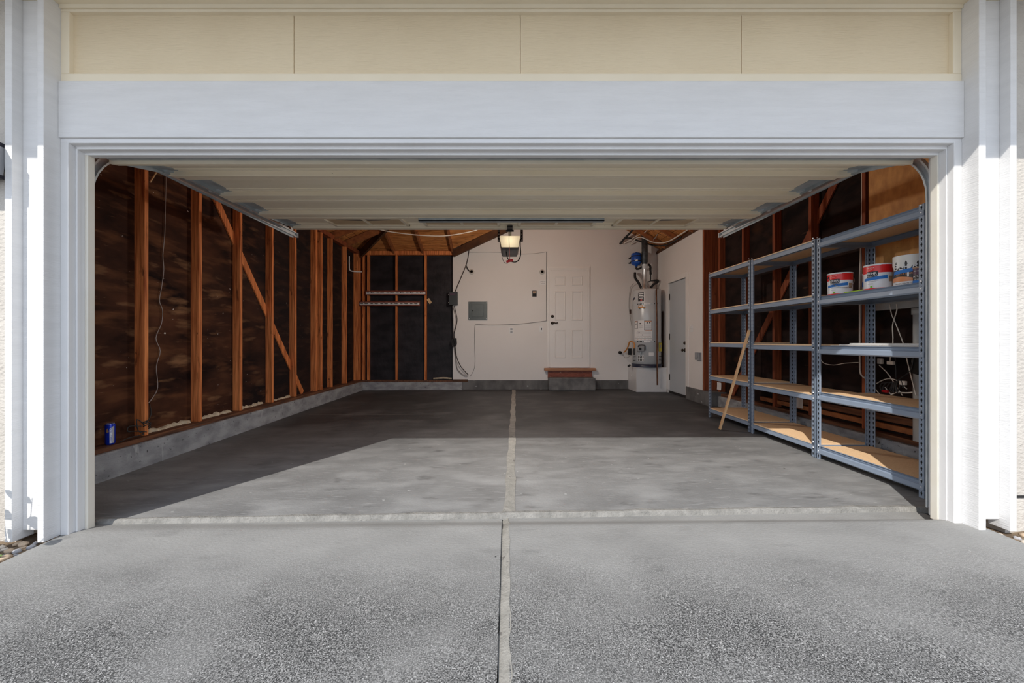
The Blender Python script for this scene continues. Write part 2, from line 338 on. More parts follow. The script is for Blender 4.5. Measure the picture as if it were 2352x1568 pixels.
def grid(mb, xs, ys, zfun, mi=0):
    n = len(xs); mb.add([(x, y(x) if callable(y) else y, 0) for y in ys for x in xs], [(j * n + i, j * n + i + 1, (j + 1) * n + i + 1, (j + 1) * n + i) for j in range(len(ys) - 1) for i in range(n - 1)], mi)
    mb.v = [(x, y, zfun(x, y)) if k >= len(mb.v) - n * len(ys) else (x, y, z) for k, (x, y, z) in enumerate(mb.v)]
    return mb
def lin(a, b, n): return [a + (b - a) * i / n for i in range(n + 1)]

# ------------------------------------------------------------------ the setting: ground and slab
DB = 8.45                                                            # back wall
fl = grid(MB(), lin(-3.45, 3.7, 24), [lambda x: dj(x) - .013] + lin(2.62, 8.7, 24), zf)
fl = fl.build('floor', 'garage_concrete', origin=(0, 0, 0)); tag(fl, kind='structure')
lip = MB()
for i, (xa, xb) in enumerate(zip(lin(-2.56, 2.75, 42)[:-1], lin(-2.56, 2.75, 42)[1:])):
    q = lambda x, k: .008 * math.sin(x * 9.1) + .006 * math.sin(x * 23 + 1)
    for (o0, h0, o1, h1) in ((-.022, -.026, -.014, .002), (-.014, .002, .0, .009), (.0, .009, .026, .006), (.026, .006, .042, -.004)):
        P = [(x, dj(x) + o + (q(x, 0) if o > .02 else q(x, 0) * .2), zf(x, dj(x)) + h) for x, o, h in ((xa, o0, h0), (xb, o0, h0), (xb, o1, h1), (xa, o1, h1))]
        lip.add(P, [(0, 1, 2, 3)])
lip.build('slab_lip', 'lip', fl)
jf = MB()
for i in range(30):
    a, b = 2.42 + i * .2, 2.42 + (i + 1) * .2
    if b > 8.4: b = 8.4
    cx = lambda d: .012 + (d - 2.42) * .022 + .004 * math.sin(d * 5)
    wd = lambda d: .036 + .006 * math.sin(d * 11)
    jf.add([(cx(a) - wd(a), a, zf(0, a) + .003), (cx(a) + wd(a), a, zf(0, a) + .003), (cx(b) + wd(b), b, zf(0, b) + .003), (cx(b) - wd(b), b, zf(0, b) + .003)], [(0, 1, 2, 3)])
jf.build('joint_filler', 'filler', fl)
cj = MB()
for xa, xb in ((-2.9, -1.1), (1.75, 2.75)):
    cj.add([(xa, 5.66, zf(xa, 5.66) + .002), (xb, 5.66, zf(xb, 5.66) + .002), (xb, 5.672, zf(xb, 5.67) + .002), (xa, 5.672, zf(xa, 5.67) + .002)], [(0, 1, 2, 3)])
cj.build('control_joint', 'filler', fl)

dw = MB()
ysd = [-6, -3, -1, 0, .6, 1.0, 1.4, 1.7, 1.95, 2.08, 2.14, 2.18, 2.2, 2.22, 2.24, 2.26, 2.28, 2.3, 2.32, 2.34, 2.357]
for xs in (lin(-2.50, -.033, 10), lin(.008, 2.62, 10)): grid(dw, xs, ysd + [lambda x: dj(x) - .012], zd)
dw = dw.build('driveway', 'driveway_concrete', origin=(0, 0, 0)); tag(dw, kind='structure')
js = MB()
for i in range(34):
    a, b = .1 + i * .0675, .1 + (i + 1) * .0675
    e = lambda d, k: .004 * math.sin(d * 31 + k) + .003 * math.sin(d * 67 + k * 2)
    for (u, v, hu, hv) in ((-.034, -.022, -.012, -.010), (-.022, .012, -.010, .002)):
        js.add([(u + e(a, u * 9), a, zd(0, a) + hu), (v + e(a, v * 9), a, zd(0, a) + hv), (v + e(b, v * 9), b, zd(0, b) + hv), (u + e(b, u * 9), b, zd(0, b) + hu)], [(0, 1, 2, 3)])
js.build('joint_filler', 'filler', dw)
gd = MB(); gd.add([(-40, -40, -.16), (40, -40, -.16), (40, 20, -.16), (-40, 20, -.16)], [(0, 1, 2, 3)])
tag(gd.build('street_ground', 'street', origin=(0, 0, -.16)), kind='structure')
for nm, xa, xb in (('gravel_bed_left', -4.2, -2.49), ('gravel_bed_right', 2.61, 4.2)):
    g = MB(); grid(g, lin(xa, xb, 8), lin(.6, 2.3, 8), lambda x, y: -.035 + (.05 if x > 0 else 0) + .012 * math.sin(x * 13) * math.cos(y * 11))
    tag(g.build(nm, 'dirt', origin=((xa + xb) / 2, 1.4, -.05)), kind='structure')

# ------------------------------------------------------------------ the front of the garage
B_L, B_R = -2.513, 2.558                                             # inner edges of the posts
wf = MB().box(-7, -2.725, 2.15, 2.32, -.16, 3.0).box(2.763, 7, 2.15, 2.32, .0, 3.0)
wf.box(-7, 7, 2.26, 2.34, 2.94, 3.6)
wf.prism([(-7, 3.0), (7, 3.0), (7, 3.2), (1, 4.9), (-1, 4.9), (-7, 3.2)], 'y', 2.28, 2.36)
wf = wf.build('wall_front', 'stucco', origin=(0, 2.2, 0)); tag(wf, kind='structure')
boxo('weep_screed', 'slot_dark', wf, 2.763, 7, 2.143, 2.155, .21, .222)
def post(name, sgn, A1, A0, b1, b0, zb):
    e = empty(name, ((A1 + b0) / 2, 2.15, zb), kind='structure')
    def bx(n, x0, x1, y0, y1, z0, m='white_paint'): boxo(n, m, e, min(x0, x1), max(x0, x1), y0, y1, z0, 2.965 if n != 'door_stop' else 2.16, bevel=.003)
    bx('edge_board', A1, A0, 2.10, 2.20, zb)
    bx('edge_board', b1, b0, 2.10, 2.30, zb)
    bx('panel_board', A0, b1, 2.147, 2.21, zb + .045)
    return e
lp = post('trim_1', -1, -2.725, -2.685, -2.548, B_L, -.015)
rp = post('trim_2', 1, 2.763, 2.728, 2.596, B_R, .045)
JL, JR = -2.435, 2.500
def jamb(name, s, b0, zb):
    e = empty(name, (b0, 2.25, zb), kind='structure')
    xs = [b0, b0 - s * .045, 2.507 if s > 0 else -2.4545]
    def bx(n, x0, x1, y0, y1, z1, m): boxo(n, m, e, min(x0, x1), max(x0, x1), y0, y1, zb, z1, bevel=.004)
    bx('casing', xs[0], xs[1], 2.178, 2.285, 2.2, 'jamb_paint')
    bx('casing', xs[1] - s * .0005, xs[2], 2.212, 2.289, 2.185, 'jamb_paint')
    bx('jamb_board', b0 + s * .09, xs[2] + s * .035, 2.289, 2.34, 2.30, 'jamb_paint')
    bx('door_stop', xs[2], 2.500 if s > 0 else -2.437, 2.250, 2.292, 2.16, 'vinyl_stop')
    return e
jamb('trim_3', -1, B_L, -.02); jamb('trim_4', 1, B_R, .03)
JL, JR = JL - .0, JR
hd = MB().box(B_L, B_R, 2.167, 2.30, 2.217, 2.533); hd = hd.build('trim_5', 'white_paint', origin=(0, 2.2, 2.217), bevel=.004); tag(hd, kind='structure')
boxo('casing', 'jamb_paint', hd, B_L, B_R, 2.180, 2.31, 2.190, 2.217, bevel=.003)
boxo('casing', 'jamb_paint', hd, B_L + .045, B_R - .045, 2.212, 2.31, 2.172, 2.192, bevel=.003)
boxo('door_stop', 'jamb_paint', hd, B_L + .05, B_R - .05, 2.250, 2.292, 2.157, 2.18, bevel=.003)
tp = empty('trim_6', (0, 2.2, 2.533), kind='structure')
xs = [B_L] + [(p - CX) * 2.205 / F for p in (675, 1195, 1703)] + [B_R]
for a, b in zip(xs[:-1], xs[1:]): boxo('panel_board', 'tan_paint', tp, a + .0015, b - .0015, 2.205, 2.26, 2.533, 2.97, bevel=.002)
boxo('frame_strip', 'tan_trim', tp, B_L, B_R, 2.180, 2.22, 2.534, 2.583, bevel=.003)
boxo('frame_strip', 'tan_trim', tp, B_L, B_R, 2.180, 2.22, 2.930, 2.945, bevel=.002)
boxo('frame_strip', 'tan_trim', tp, B_L, B_R, 2.170, 2.22, 2.945, 2.97, bevel=.002)
boxo('frame_strip', 'tan_trim', tp, B_L, B_L + .047, 2.1805, 2.22, 2.583, 2.930, bevel=.003)
boxo('frame_strip', 'tan_trim', tp, B_R - .047, B_R, 2.1805, 2.22, 2.583, 2.930, bevel=.003)
sf = MB().box(-7, 7, 1.30, 2.34, 2.965, 2.99).box(-7, 7, 1.26, 1.30, 2.955, 3.14)
sf.prism([(1.26, 3.14), (2.4, 3.62), (2.4, 3.66), (1.22, 3.17)], 'x', -7, 7)
tag(sf.build('trim_7', 'tan_trim', origin=(0, 1.8, 2.96)), kind='structure')

# ------------------------------------------------------------------ left wall
TP = 2.965                                                           # underside of the top plates
wl = MB().box(-3.42, -3.30, 2.32, 8.62, -.05, TP + .20); wl = wl.build('wall_left', 'paper_brown', origin=(-3.3, 5.4, 0)); tag(wl, kind='structure')
MB().box(-3.60, -3.14, 2.32, 8.46, -.1, .20).build('foundation', 'concrete_block', wl, bevel=.008)
MB().box(-3.31, -3.17, 2.32, 8.46, .20, .24).build('sill_plate', 'plate_wood', wl, bevel=.004)
MB().box(-3.31, -3.21, 2.32, 8.46, TP, TP + .08).build('top_plate', 'stud_wood_shaded', wl, bevel=.004)
for k, d in enumerate((2.82, 3.43, 4.04, 4.66, 5.29, 5.87, 6.50, 6.70, 7.09, 7.72, 8.32)):
    wj = .038 if k != 6 else .060
    MB().box(-3.305, -3.21, d, d + wj, .24, TP).build('stud', 'stud_wood', wl, bevel=.003)
MB().bar((-3.290, 4.28, 2.80), (-3.290, 6.22, .25), .09, .018, side=(0, 1, .76)).build('brace', 'stud_wood', wl, bevel=.002)
for a, b in ((3.50, 4.02), (4.12, 4.6), (4.72, 5.2), (5.34, 5.84)):
    m_ = MB(); rn = random.Random(int(a * 100)); n_ = 14; vs = []
    for i in range(n_ + 1):
        y = a + (b - a) * i / n_; h_ = rn.uniform(.008, .042); o_ = rn.uniform(.012, .045)
        vs += [(-3.298, y, .2402), (-3.296 + o_, y + rn.uniform(-.01, .01), .2402), (-3.297 + o_ * .7, y, .24 + h_ * .8), (-3.298, y, .24 + h_)]
    m_.add(vs, [(i * 4 + k, i * 4 + k + 1, i * 4 + k + 5, i * 4 + k + 4) for i in range(n_) for k in range(3)])
    m_.build('torn_insulation', 'debris', wl)

# ------------------------------------------------------------------ back wall
bw = MB().prism([(-1.187, .20), (-.80, .20), (-.80, .185), (3.45, .185), (3.45, 4.8), (-.9, 4.8), (-1.187, 3.07)], 'y', DB, DB + .12)
bw = bw.build('wall_back', 'drywall', origin=(1, DB, 0)); tag(bw, kind='structure')
MB().box(-3.4, -1.17, 8.54, 8.62, .15, TP + .35).build('paper_panel', 'paper_black', bw)
MB().box(-3.2, -.98, DB - .03, 8.6, -.05, .195).build('foundation', 'concrete_block', bw, bevel=.008)
MB().box(-.98, 3.3, DB - .012, 8.6, -.05, .232).build('foundation', 'concrete_back', bw, bevel=.006)
MB().box(-3.2, -1.19, DB - .01, 8.55, .195, .232).build('sill_plate', 'plate_wood', bw, bevel=.003)
MB().box(-1.19, -.86, DB - .02, DB + .02, .195, .25).build('sill_plate', 'fascia_dark', bw, bevel=.003)
MB().box(-3.25, -1.19, DB - .004, 8.55, TP, TP + .085).build('top_plate', 'stud_wood', bw, bevel=.004)
for px in (825, 834, 845, 910, 977):
    x = (px - CX) * DB / F; MB().box(x - .019, x + .019, DB, 8.545, .232, TP).build('stud', 'stud_wood', bw, bevel=.003)
MB().tube([(-1.62, 8.52, .26), (-1.4, 8.5, .275), (-1.22, 8.52, .26)], .02, 6).build('torn_insulation', 'debris', bw)

# ------------------------------------------------------------------ right wall
wr = MB().box(3.51, 3.62, 2.32, 8.62, -.05, TP + .16); wr = wr.build('wall_right', 'paper_right', origin=(3.5, 5, 0)); tag(wr, kind='structure')
dr = MB().box(3.26, 3.36, 6.47, 7.02, .24, 2.975).box(3.26, 3.36, 7.86, DB, .0, 2.975).box(3.26, 3.36, 7.02, 7.86, 2.29, 2.975)
dr.build('drywall_panel', 'drywall', wr)
MB().box(3.38, 3.6, 2.32, 6.3, -.05, .20).build('foundation', 'concrete_block', wr, bevel=.008)
MB().box(3.235, 3.6, 6.2, 7.03, -.05, .262).build('foundation', 'concrete_back', wr, bevel=.006)
MB().box(3.42, 3.52, 2.32, 6.3, .20, .24).build('sill_plate', 'plate_wood', wr, bevel=.004)
MB().box(3.42, 3.52, 2.32, 6.47, TP, TP + .08).build('top_plate', 'plate_wood', wr, bevel=.004)
MB().box(3.262, 3.50, 6.425, 6.468, .262, TP).build('stud', 'stud_wood_shaded', wr, bevel=.003)
for d in (2.95, 3.70, 4.36, 4.96, 5.61, 6.24): MB().box(3.42, 3.515, d, d + .038, .24, TP).build('stud', 'stud_wood_shaded', wr, bevel=.003)
MB().bar((3.498, 4.02, 2.92), (3.498, 6.02, .25), .09, .018, side=(0, 1, .76)).build('brace', 'stud_wood_shaded', wr, bevel=.002)
MB().box(3.395, 3.415, 2.36, 3.64, 1.50, 2.955).build('plywood_panel', 'plywood', wr)
MB().box(3.42, 3.46, 2.40, 3.62, 1.36, 1.44).build('ledger_board', 'pvc_grey', wr, bevel=.004)
for k, (z, d0) in enumerate(((.27, 2.4), (.345, 2.5), (.43, 3.1), (.50, 3.3))):
    MB().bar((3.475 + .004 * k, d0, z + .03 + .012 * (k % 2)), (3.480, 5.3 - .3 * k, z + .03 - .010 * (k % 2)), .05 - .008 * k, .052 + .01 * (k % 2)).build('plank', 'plate_wood' if k % 2 else 'rafter_wood', wr, bevel=.006)

# ------------------------------------------------------------------ roof seen from below
ce = MB()
def plank_plane(mb, p, u, v, nu, L, gap=.012, w_=.14, t=.02):            # boards of width w_ laid along u, stacked along v
    p, u, v = Vector(p), Vector(u).normalized(), Vector(v).normalized(); n = u.cross(v).normalized()
    k = 0
    while (k + 1) * (w_ + gap) <= L:
        a = p + v * k * (w_ + gap); b = a + v * w_
        vs = [a, a + u * nu, b + u * nu, b]; vs += [q + n * t for q in vs]
        mb.add(vs, [(0, 1, 2, 3), (7, 6, 5, 4), (0, 4, 5, 1), (1, 5, 6, 2), (2, 6, 7, 3), (3, 7, 4, 0)]); k += 1
plank_plane(ce, (-3.45, 2.3, 3.05), (0, 1, 0), (1, 0, .42), 6.3, 3.9)
plank_plane(ce, (3.55, 2.3, 2.93), (0, 1, 0), (-1, 0, .60), 6.3, 3.2)
ce.box(-3.6, 3.7, 2.3, 8.8, 4.75, 4.8)
ce.prism([(-3.7, 3.02), (.3, 4.70), (.3, 4.76), (-3.7, 3.08)], 'y', 2.2, 8.8); ce.prism([(3.8, 2.96), (.3, 4.86), (.3, 4.92), (3.8, 3.02)], 'y', 2.2, 8.8)
ce = ce.build('ceiling', 'sheathing', origin=(0, 5, 3)); tag(ce, kind='structure')
hp = MB()                                                            # the hipped end over the papered bay
for k in range(9):
    a = 8.62 - k * .155; b = a - .142
    za, zb_ = 3.075 + .42 * (8.5 - a), 3.075 + .42 * (8.5 - b)
    xr = lambda d: -1.19 + max(0, 8.45 - d) * 1.6; xl = lambda d: -3.25 + max(0, 8.5 - d) * 1.0
    vs = [(xl(a), a, za), (xr(a), a, za), (xr(b), b, zb_), (xl(b), b, zb_)]; vs += [(x, y, z + .02) for x, y, z in vs]
    hp.add(vs, [(0, 1, 2, 3), (7, 6, 5, 4), (0, 4, 5, 1), (1, 5, 6, 2), (2, 6, 7, 3), (3, 7, 4, 0)])
hp.build('hip_sheathing', 'sheathing', ce)
MB().add([(-3.3, 8.6, 3.10), (-1.19, 8.6, 3.10), (1.0, 7.2, 3.68), (-1.9, 7.2, 3.68)], [(0, 1, 2, 3)]).build('roof_felt', 'fascia_dark', ce)
for x, d1 in ((-2.47, 7.72), (-1.84, 7.2), (-1.19, 7.2)):
    MB().bar((x, 8.50, 3.02), (x, d1, 3.02 + .42 * (8.5 - d1)), .038, .10, side=(1, 0, 0)).build('rafter', 'rafter_wood', ce)
MB().bar((-3.2, 8.46, 2.98), (-1.95, 7.2, 3.50), .045, .16, side=(1, 1, 0)).build('rafter', 'fascia_dark', ce)
MB().bar((-1.17, 8.40, 2.98), (.35, 7.45, 3.42), .045, .15, side=(.53, .85, 0)).build('rafter', 'fascia_dark', ce)
for d in (6.0, 6.6, 7.2, 7.78): MB().bar((-3.25, d, 3.03), (-1.2, d, 3.03 + .41 * 2.05), .038, .13, side=(0, 1, 0)).build('rafter', 'rafter_wood', ce)
for d in (6.2, 6.8, 7.4, 8.0): MB().bar((3.45, d, 2.912), (1.6, d, 2.912 + .60 * 1.85), .038, .075, side=(0, 1, 0)).build('rafter', 'rafter_wood', ce)

MB().box(3.25, 3.40, 6.44, 8.45, 2.972, 3.03).build('wall_plate', 'fascia_dark', wr)  # dark strip painting in the shaded gap over the drywall, no real plate
# ------------------------------------------------------------------ the two doors in the walls
def sc(px): return (px - CX) * DB / F
def zz(py): return H + (CY - py) * DB / F
d1 = empty('door_1', (sc(1307), DB, zz(843)), kind='structure')
lf = MB(); x0, x1, z0, z1 = sc(1264), sc(1349.5), zz(842.5), zz(622.6)
lf.box(x0, x1, DB - .022, DB, z0, z1)
lf.build('door_leaf', 'door_white', d1, bevel=.003)
pn = [(1273.5, 1298, 634, 656), (1312, 1337.5, 634, 656), (1273.5, 1298.5, 669, 736), (1312.5, 1338, 669, 736), (1274, 1299, 757, 822), (1312.5, 1338, 757, 822)]
for a, b, c, d in pn:
    q = MB(); xa, xb, zb_, za = sc(a), sc(b), zz(c), zz(d); y = DB - .022; o_ = .030
    def ring(i, yy): return [(xa + i, yy, za + i), (xb - i, yy, za + i), (xb - i, yy, zb_ - i), (xa + i, yy, zb_ - i)]
    R = [ring(0, y - .0005), ring(.008, y - .011), ring(.020, y - .011), ring(.034, y - .001), ring(.044, y - .001)]
    for r0, r1 in zip(R[:-1], R[1:]):
        q.add(r0 + r1, [(i, (i + 1) % 4, (i + 1) % 4 + 4, i + 4) for i in range(4)])
    q.add(R[-1], [(0, 1, 2, 3)]); q.build('raised_panel', 'door_white', d1)
fr = MB(); fa, fb, fz = sc(1257), sc(1356), zz(612)
for (i, y) in ((0, DB - .012), (.022, DB - .028), (.050, DB - .020)):
    j = i + .028
    fr.box(fa + i, fa + j, y, DB, z0, fz - i).box(fb - j, fb - i, y, DB, z0, fz - i).box(fa + j, fb - j, y, DB, fz - j, fz - i)
fr.build('door_frame', 'door_white', d1, bevel=.002)
MB().box(x0, x1, DB - .03, DB - .005, z0 - .012, z0 + .012).build('door_sweep', 'plastic_white', d1)
k = MB().lathe((sc(1268.5), DB - .022, zz(726.5)), [(.032, 0), (.032, -.012), (.024, -.02), (.010, -.021)], 20, axis='y'); k.build('deadbolt', 'bronze', d1)
k = MB().lathe((sc(1268.5), DB - .022, zz(742)), [(.034, 0), (.034, -.010), (.016, -.016), (.014, -.05)], 20, axis='y')
k.tube([(sc(1268), DB - .068, zz(742)), (sc(1272), DB - .072, zz(741)), (sc(1276), DB - .072, zz(742)), (sc(1280), DB - .07, zz(741))], .011, 8); k.build('lever_handle', 'bronze', d1)
th = empty('entry_sill', (sc(1307), DB - .15, zz(868)), 'brown wooden doorsill on a dark red riser under the white six-panel door', 'sill')
MB().box(sc(1249.5), sc(1366), DB - .13, DB - .001, zz(850), zz(844.5)).build('sill_board', 'sill_board', th, bevel=.006)
MB().box(sc(1258), sc(1358.5), DB - .06, DB - .001, zz(867.5), zz(850)).build('riser', 'redwood', th)
st = MB().box(sc(1258), sc(1362), 8.19, 8.435, zf(.9, 8.3), .306)
tag(st.build('concrete_step', 'concrete_step', bevel=.02), 'grey concrete block step on the floor under the white six-panel door', 'step')

d2 = empty('door_2', (3.26, 7.44, .07), kind='structure')
MB().box(3.275, 3.32, 7.07, 7.81, .085, 2.235).build('door_leaf', 'door_grey', d2, bevel=.003)
MB().box(3.27, 3.33, 7.06, 7.82, .03, .085).build('threshold', 'slot_dark', d2)
MB().box(3.245, 3.33, 6.96, 7.06, .10, 2.34).box(3.245, 3.33, 7.82, 7.90, .10, 2.34).box(3.245, 3.33, 7.06, 7.82, 2.245, 2.34).build('door_frame', 'door_white', d2, bevel=.004)
MB().box(3.325, 3.36, 7.03, 7.88, .0, 2.30).build('jamb', 'door_white', d2)
for z in (1.97, 1.17, .36): MB().box(3.262, 3.285, 7.795, 7.825, z - .06, z + .06).build('hinge', 'bronze', d2, bevel=.003)
for z, r in ((1.045, .030), (.915, .034)):
    k = MB().lathe((3.275, 7.125, z), [(r, 0), (r, -.012), (.014, -.02), (.014, -.035), (.026, -.045), (.028, -.06), (.016, -.072), (.002, -.074)] if r > .032 else [(r, 0), (r, -.014), (.022, -.03), (.002, -.032)], 18, axis='x')
    k.build('door_knob' if r > .032 else 'deadbolt', 'bronze', d2)

# ------------------------------------------------------------------ raised garage door, tracks, opener
XL, XR = -2.45, 2.50
gd = empty('garage_door', (0, 3.4, 2.30), 'raised cream sectional garage door lying level under the roof', 'garage door')
secs = [((2.385, 2.176), (2.895, 2.302)), ((2.905, 2.316), (3.385, 2.322)), ((3.395, 2.320), (3.895, 2.330)), ((3.905, 2.330), (4.50, 2.378))]
for k, ((da, za), (db, zb_)) in enumerate(secs):
    t = Vector((0, db - da, zb_ - za)); Ls = t.length; t.normalize(); n = Vector((0, -t.z, t.y)); p0 = Vector((0, da, za))
    def bx(mb, xa, xb, u0, u1, h0, h1, mi=0):
        vs = [Vector((x, 0, 0)) + p0 + t * u + n * h for h in (h0, h1) for u in (u0, u1) for x in (xa, xb)]
        mb.add(vs, [(0, 2, 3, 1), (4, 5, 7, 6), (0, 1, 5, 4), (2, 6, 7, 3), (0, 4, 6, 2), (1, 3, 7, 5)], mi)
    s = MB()
    bx(s, XL + .11, XR - .11, .02, Ls - .02, .030, .045)                 # skin
    bx(s, XL, XR, 0, .058, -.008, .05); bx(s, XL, XR, Ls - .095, Ls, -.008, .05)   # rails
    for u in (.085, .115): bx(s, XL + .11, XR - .11, u, u + .014, .020, .034)
    for u in (.33, .365): bx(s, XL + .11, XR - .11, Ls * u / .5, Ls * u / .5 + .014, .022, .034)
    sec = s.build('door_section', 'door_cream', gd, bevel=.003)
    for x0_, x1_ in ((XL + .01, XL + .11), (XR - .11, XR - .01)):
        e = MB(); bx(e, x0_, x1_, .058, Ls - .095, .026, .045); xo = x0_ if x0_ < 0 else x1_ - .006; bx(e, xo, xo + .006, .058, Ls - .095, .0, .026)
        e.build('end_stile', 'end_stile_grey', sec)
    for sx, x in ((-1, XL + .03), (1, XR - .03)):
        e = MB(); bx(e, x - .014, x + .014, Ls - .15, Ls - .095, .014, .026)
        q = p0 + t * (Ls - .12) + Vector((x, 0, 0)) + n * .03
        e.cyl(q, q + Vector((sx * .065, 0, 0)), .006, 8); e.cyl(q + Vector((sx * .06, 0, 0)), q + Vector((sx * .085, 0, 0)), .019, 14)
        e.build('hinge_roller', 'galvanised', sec)
    if k == 3:
        for c in (-1.52, -.5, .54, 1.60):
            e = MB(); wv = .42
            bx(e, c - wv, c + wv, .10, .13, .006, .03); bx(e, c - wv, c + wv, Ls - .15, Ls - .12, .006, .03)
            bx(e, c - wv, c - wv + .03, .10, Ls - .12, .006, .03); bx(e, c + wv - .03, c + wv, .10, Ls - .12, .006, .03); bx(e, c - .015, c + .015, .13, Ls - .15, .012, .03)
            fo = e.build('window_frame', 'door_cream', sec)
            e = MB(); bx(e, c - wv + .03, c + wv - .03, .13, Ls - .15, .020, .029); e.build('window_insert', 'door_recess', fo)
            e = MB()
            for sx in (-1, 1):
                vs = [p0 + Vector((c + sx * (.02 + q_ * .30), 0, 0)) + t * (.135 + .12 * math.sqrt(max(0, 1 - q_ * q_))) + n * .018 for q_ in lin(0, 1, 8)] + [p0 + Vector((c + sx * .02, 0, 0)) + t * .135 + n * .018]
                e.add(vs, [tuple(range(len(vs)))])
            e.build('window_arch', 'window_dark', fo)
        e = MB(); q = p0 + t * .02
        e.box(-.90, .985, 3.925, 3.985, 2.296, 2.304).box(-.90, .985, 3.925, 3.93, 2.296, 2.335); e.build('strut', 'end_stile_grey', gd)
        e = MB(); e.box(.0, .06, 4.30, 4.44, 2.345, 2.362).bar((.03, 4.42, 2.36), (.03, 4.60, 2.46), .03, .008); e.box(-.015, .075, 4.43, 4.455, 2.335, 2.35)
        e.build('opener_arm', 'black_metal', gd)
    if k == 0:
        e = MB(); bx(e, XL + .02, XR - .02, -.03, .005, .012, .040); e.build('bottom_seal', 'end_stile_grey', sec)

def track(X, s, label):
    e = empty('door_track', (X, 3.5, 2.36), label, 'door track', 'steel tracks of the garage door')
    path = [(2.375, .05), (2.375, 1.0), (2.375, 1.95)] + [(2.765 - .39 * math.cos(a), 1.97 + .39 * math.sin(a)) for a in lin(0, math.pi / 2, 10)[1:]] + [(3.6, 2.366), (4.74, 2.375)]
    prof = [(-.014, -.026), (.014, -.026), (.014, -.016), (.010, -.016), (.010, -.022), (-.010, -.022), (-.010, .022), (.010, .022), (.010, .016), (.014, .016), (.014, .026), (-.014, .026)]
    mb = MB(); n = len(prof); vs = []
    for i, (d, z) in enumerate(path):
        a = path[max(0, i - 1)]; b = path[min(len(path) - 1, i + 1)]; t = Vector((b[0] - a[0], b[1] - a[1])).normalized(); nn = (-t[1], t[0])
        vs += [(X - s * u, d + nn[0] * v, z + nn[1] * v) for u, v in prof]
    mb.add(vs, [(i * n + k, i * n + (k + 1) % n, (i + 1) * n + (k + 1) % n, (i + 1) * n + k) for i in range(len(path) - 1) for k in range(n)])
    mb.build('track_channel', 'galvanised', e)
    mb = MB(); mb.box(X + s * .014 if s > 0 else X - .018, X + .018 if s > 0 else X - .014, 2.78, 4.70, 2.33, 2.43)
    mb.box(min(X + s * .014, X + s * .06), max(X + s * .014, X + s * .06), 2.78, 4.70, 2.426, 2.430); mb.build('track_angle', 'end_stile_grey', e)
    for y_ in (4.62, 3.2): MB().box(X - .004, X + .004, y_, y_ + .04, 2.39, 2.96).build('hanger_strap', 'galvanised', e)
    mb = MB().box(X - .02, X + .02, 4.735, 4.75, 2.345, 2.40); mb.build('track_stop', 'galvanised', e)
    for z in (.5, 1.3, 1.9): MB().box(min(X, X + s * .05), max(X, X + s * .05), 2.35, 2.40, z, z + .05).build('jamb_bracket', 'galvanised', e)
track(-2.580, -1, 'galvanised steel door track curving along the left end of the garage door')
track(2.606, 1, 'galvanised steel door track curving along the right end of the garage door, above the shelves')

DO = 5.1
op = empty('garage_door_opener', (.035, 5.3, 2.30), 'grey garage door opener with a lit lamp lens hanging from the roof', 'garage door opener')
X0 = .035
MB().prism([(X0 - .118, 2.315), (X0 - .10, 2.29), (X0 + .10, 2.29), (X0 + .118, 2.315), (X0 + .14, 2.47), (X0 - .14, 2.47)], 'y', DO + .06, DO + .42).build('housing', 'opener_grey', op, bevel=.006)
def lens(y0, y1):
    e = MB().prism([(X0 - .112, 2.325), (X0 - .10, 2.314), (X0 + .10, 2.314), (X0 + .112, 2.325), (X0 + .136, 2.466), (X0 - .136, 2.466)], 'y', y0, y1)
    return e.build('lamp_lens', 'lens', op, bevel=.008)
lens(DO, DO + .06); lens(DO + .42, DO + .48)  # the second, rear lens is unseen, added to go with the back wall light
MB().prism([(X0 - .115, 2.315), (X0 - .10, 2.275), (X0 + .10, 2.275), (X0 + .115, 2.315)], 'y', DO - .002, DO + .40).build('bottom_tray', 'opener_grey', op, bevel=.006)
for x in (X0 - .165, X0 + .145):
    e = MB().box(x, x + .032, DO + .12, DO + .126, 2.42, 3.2).box(x, x + .004, DO + .10, DO + .13, 2.42, 3.2)
    for z in lin(2.44, 2.6, 4): e.lathe((x + .018, DO + .119, z), [(.006, 0), (.006, -.003)], 8, 1, 'y')
    e.build('hanger_bracket', ['black_metal', 'rivet'], op)
MB().box(X0 - .02, X0 + .02, 2.5, DO + .06, 2.475, 2.515).build('rail', 'black_metal', op)
e = MB().box(X0 - .03, X0 + .03, 4.62, 4.78, 2.45, 2.53).tube([(X0 - .012, 4.7, 2.46), (X0 - .02, 4.69, 2.44), (X0 + .004, 4.69, 2.40)], .008, 6); e.build('trolley', 'black_metal', op)
e = MB().tube([(X0 - .01, 4.68, 2.45), (X0 - .012, 4.68, 2.3), (X0 - .004, 4.68, 2.065)], .004, 6); rc = e.build('release_cord', 'red_cord', op)
e = MB().tube([(X0 - .045, 4.68, 2.035), (X0 - .02, 4.68, 2.045), (X0 + .012, 4.68, 2.052), (X0 + .035, 4.68, 2.055)], .015, 8); e.build('release_handle', 'red_plastic', rc)
e = MB().tube([at(1163, 577, DO + .1), at(1164, 585, DO + .1), at(1166.5, 594, DO + .1), at(1174, 600, DO + .1), at(1184, 601.5, DO + .1), at(1192, 596, DO + .1), at(1196, 583, DO + .1), at(1195, 565, DO + .1), at(1195, 548, DO + .1)], .007, 8); e.build('power_cord', 'cable_black', op)
e = MB().tube([at(1152, 577, DO + .3), at(1153, 590, DO + .3), at(1158, 602, DO + .3), at(1166, 605, DO + .3)], .0045, 6); e.build('signal_wire', 'cable_grey', op)
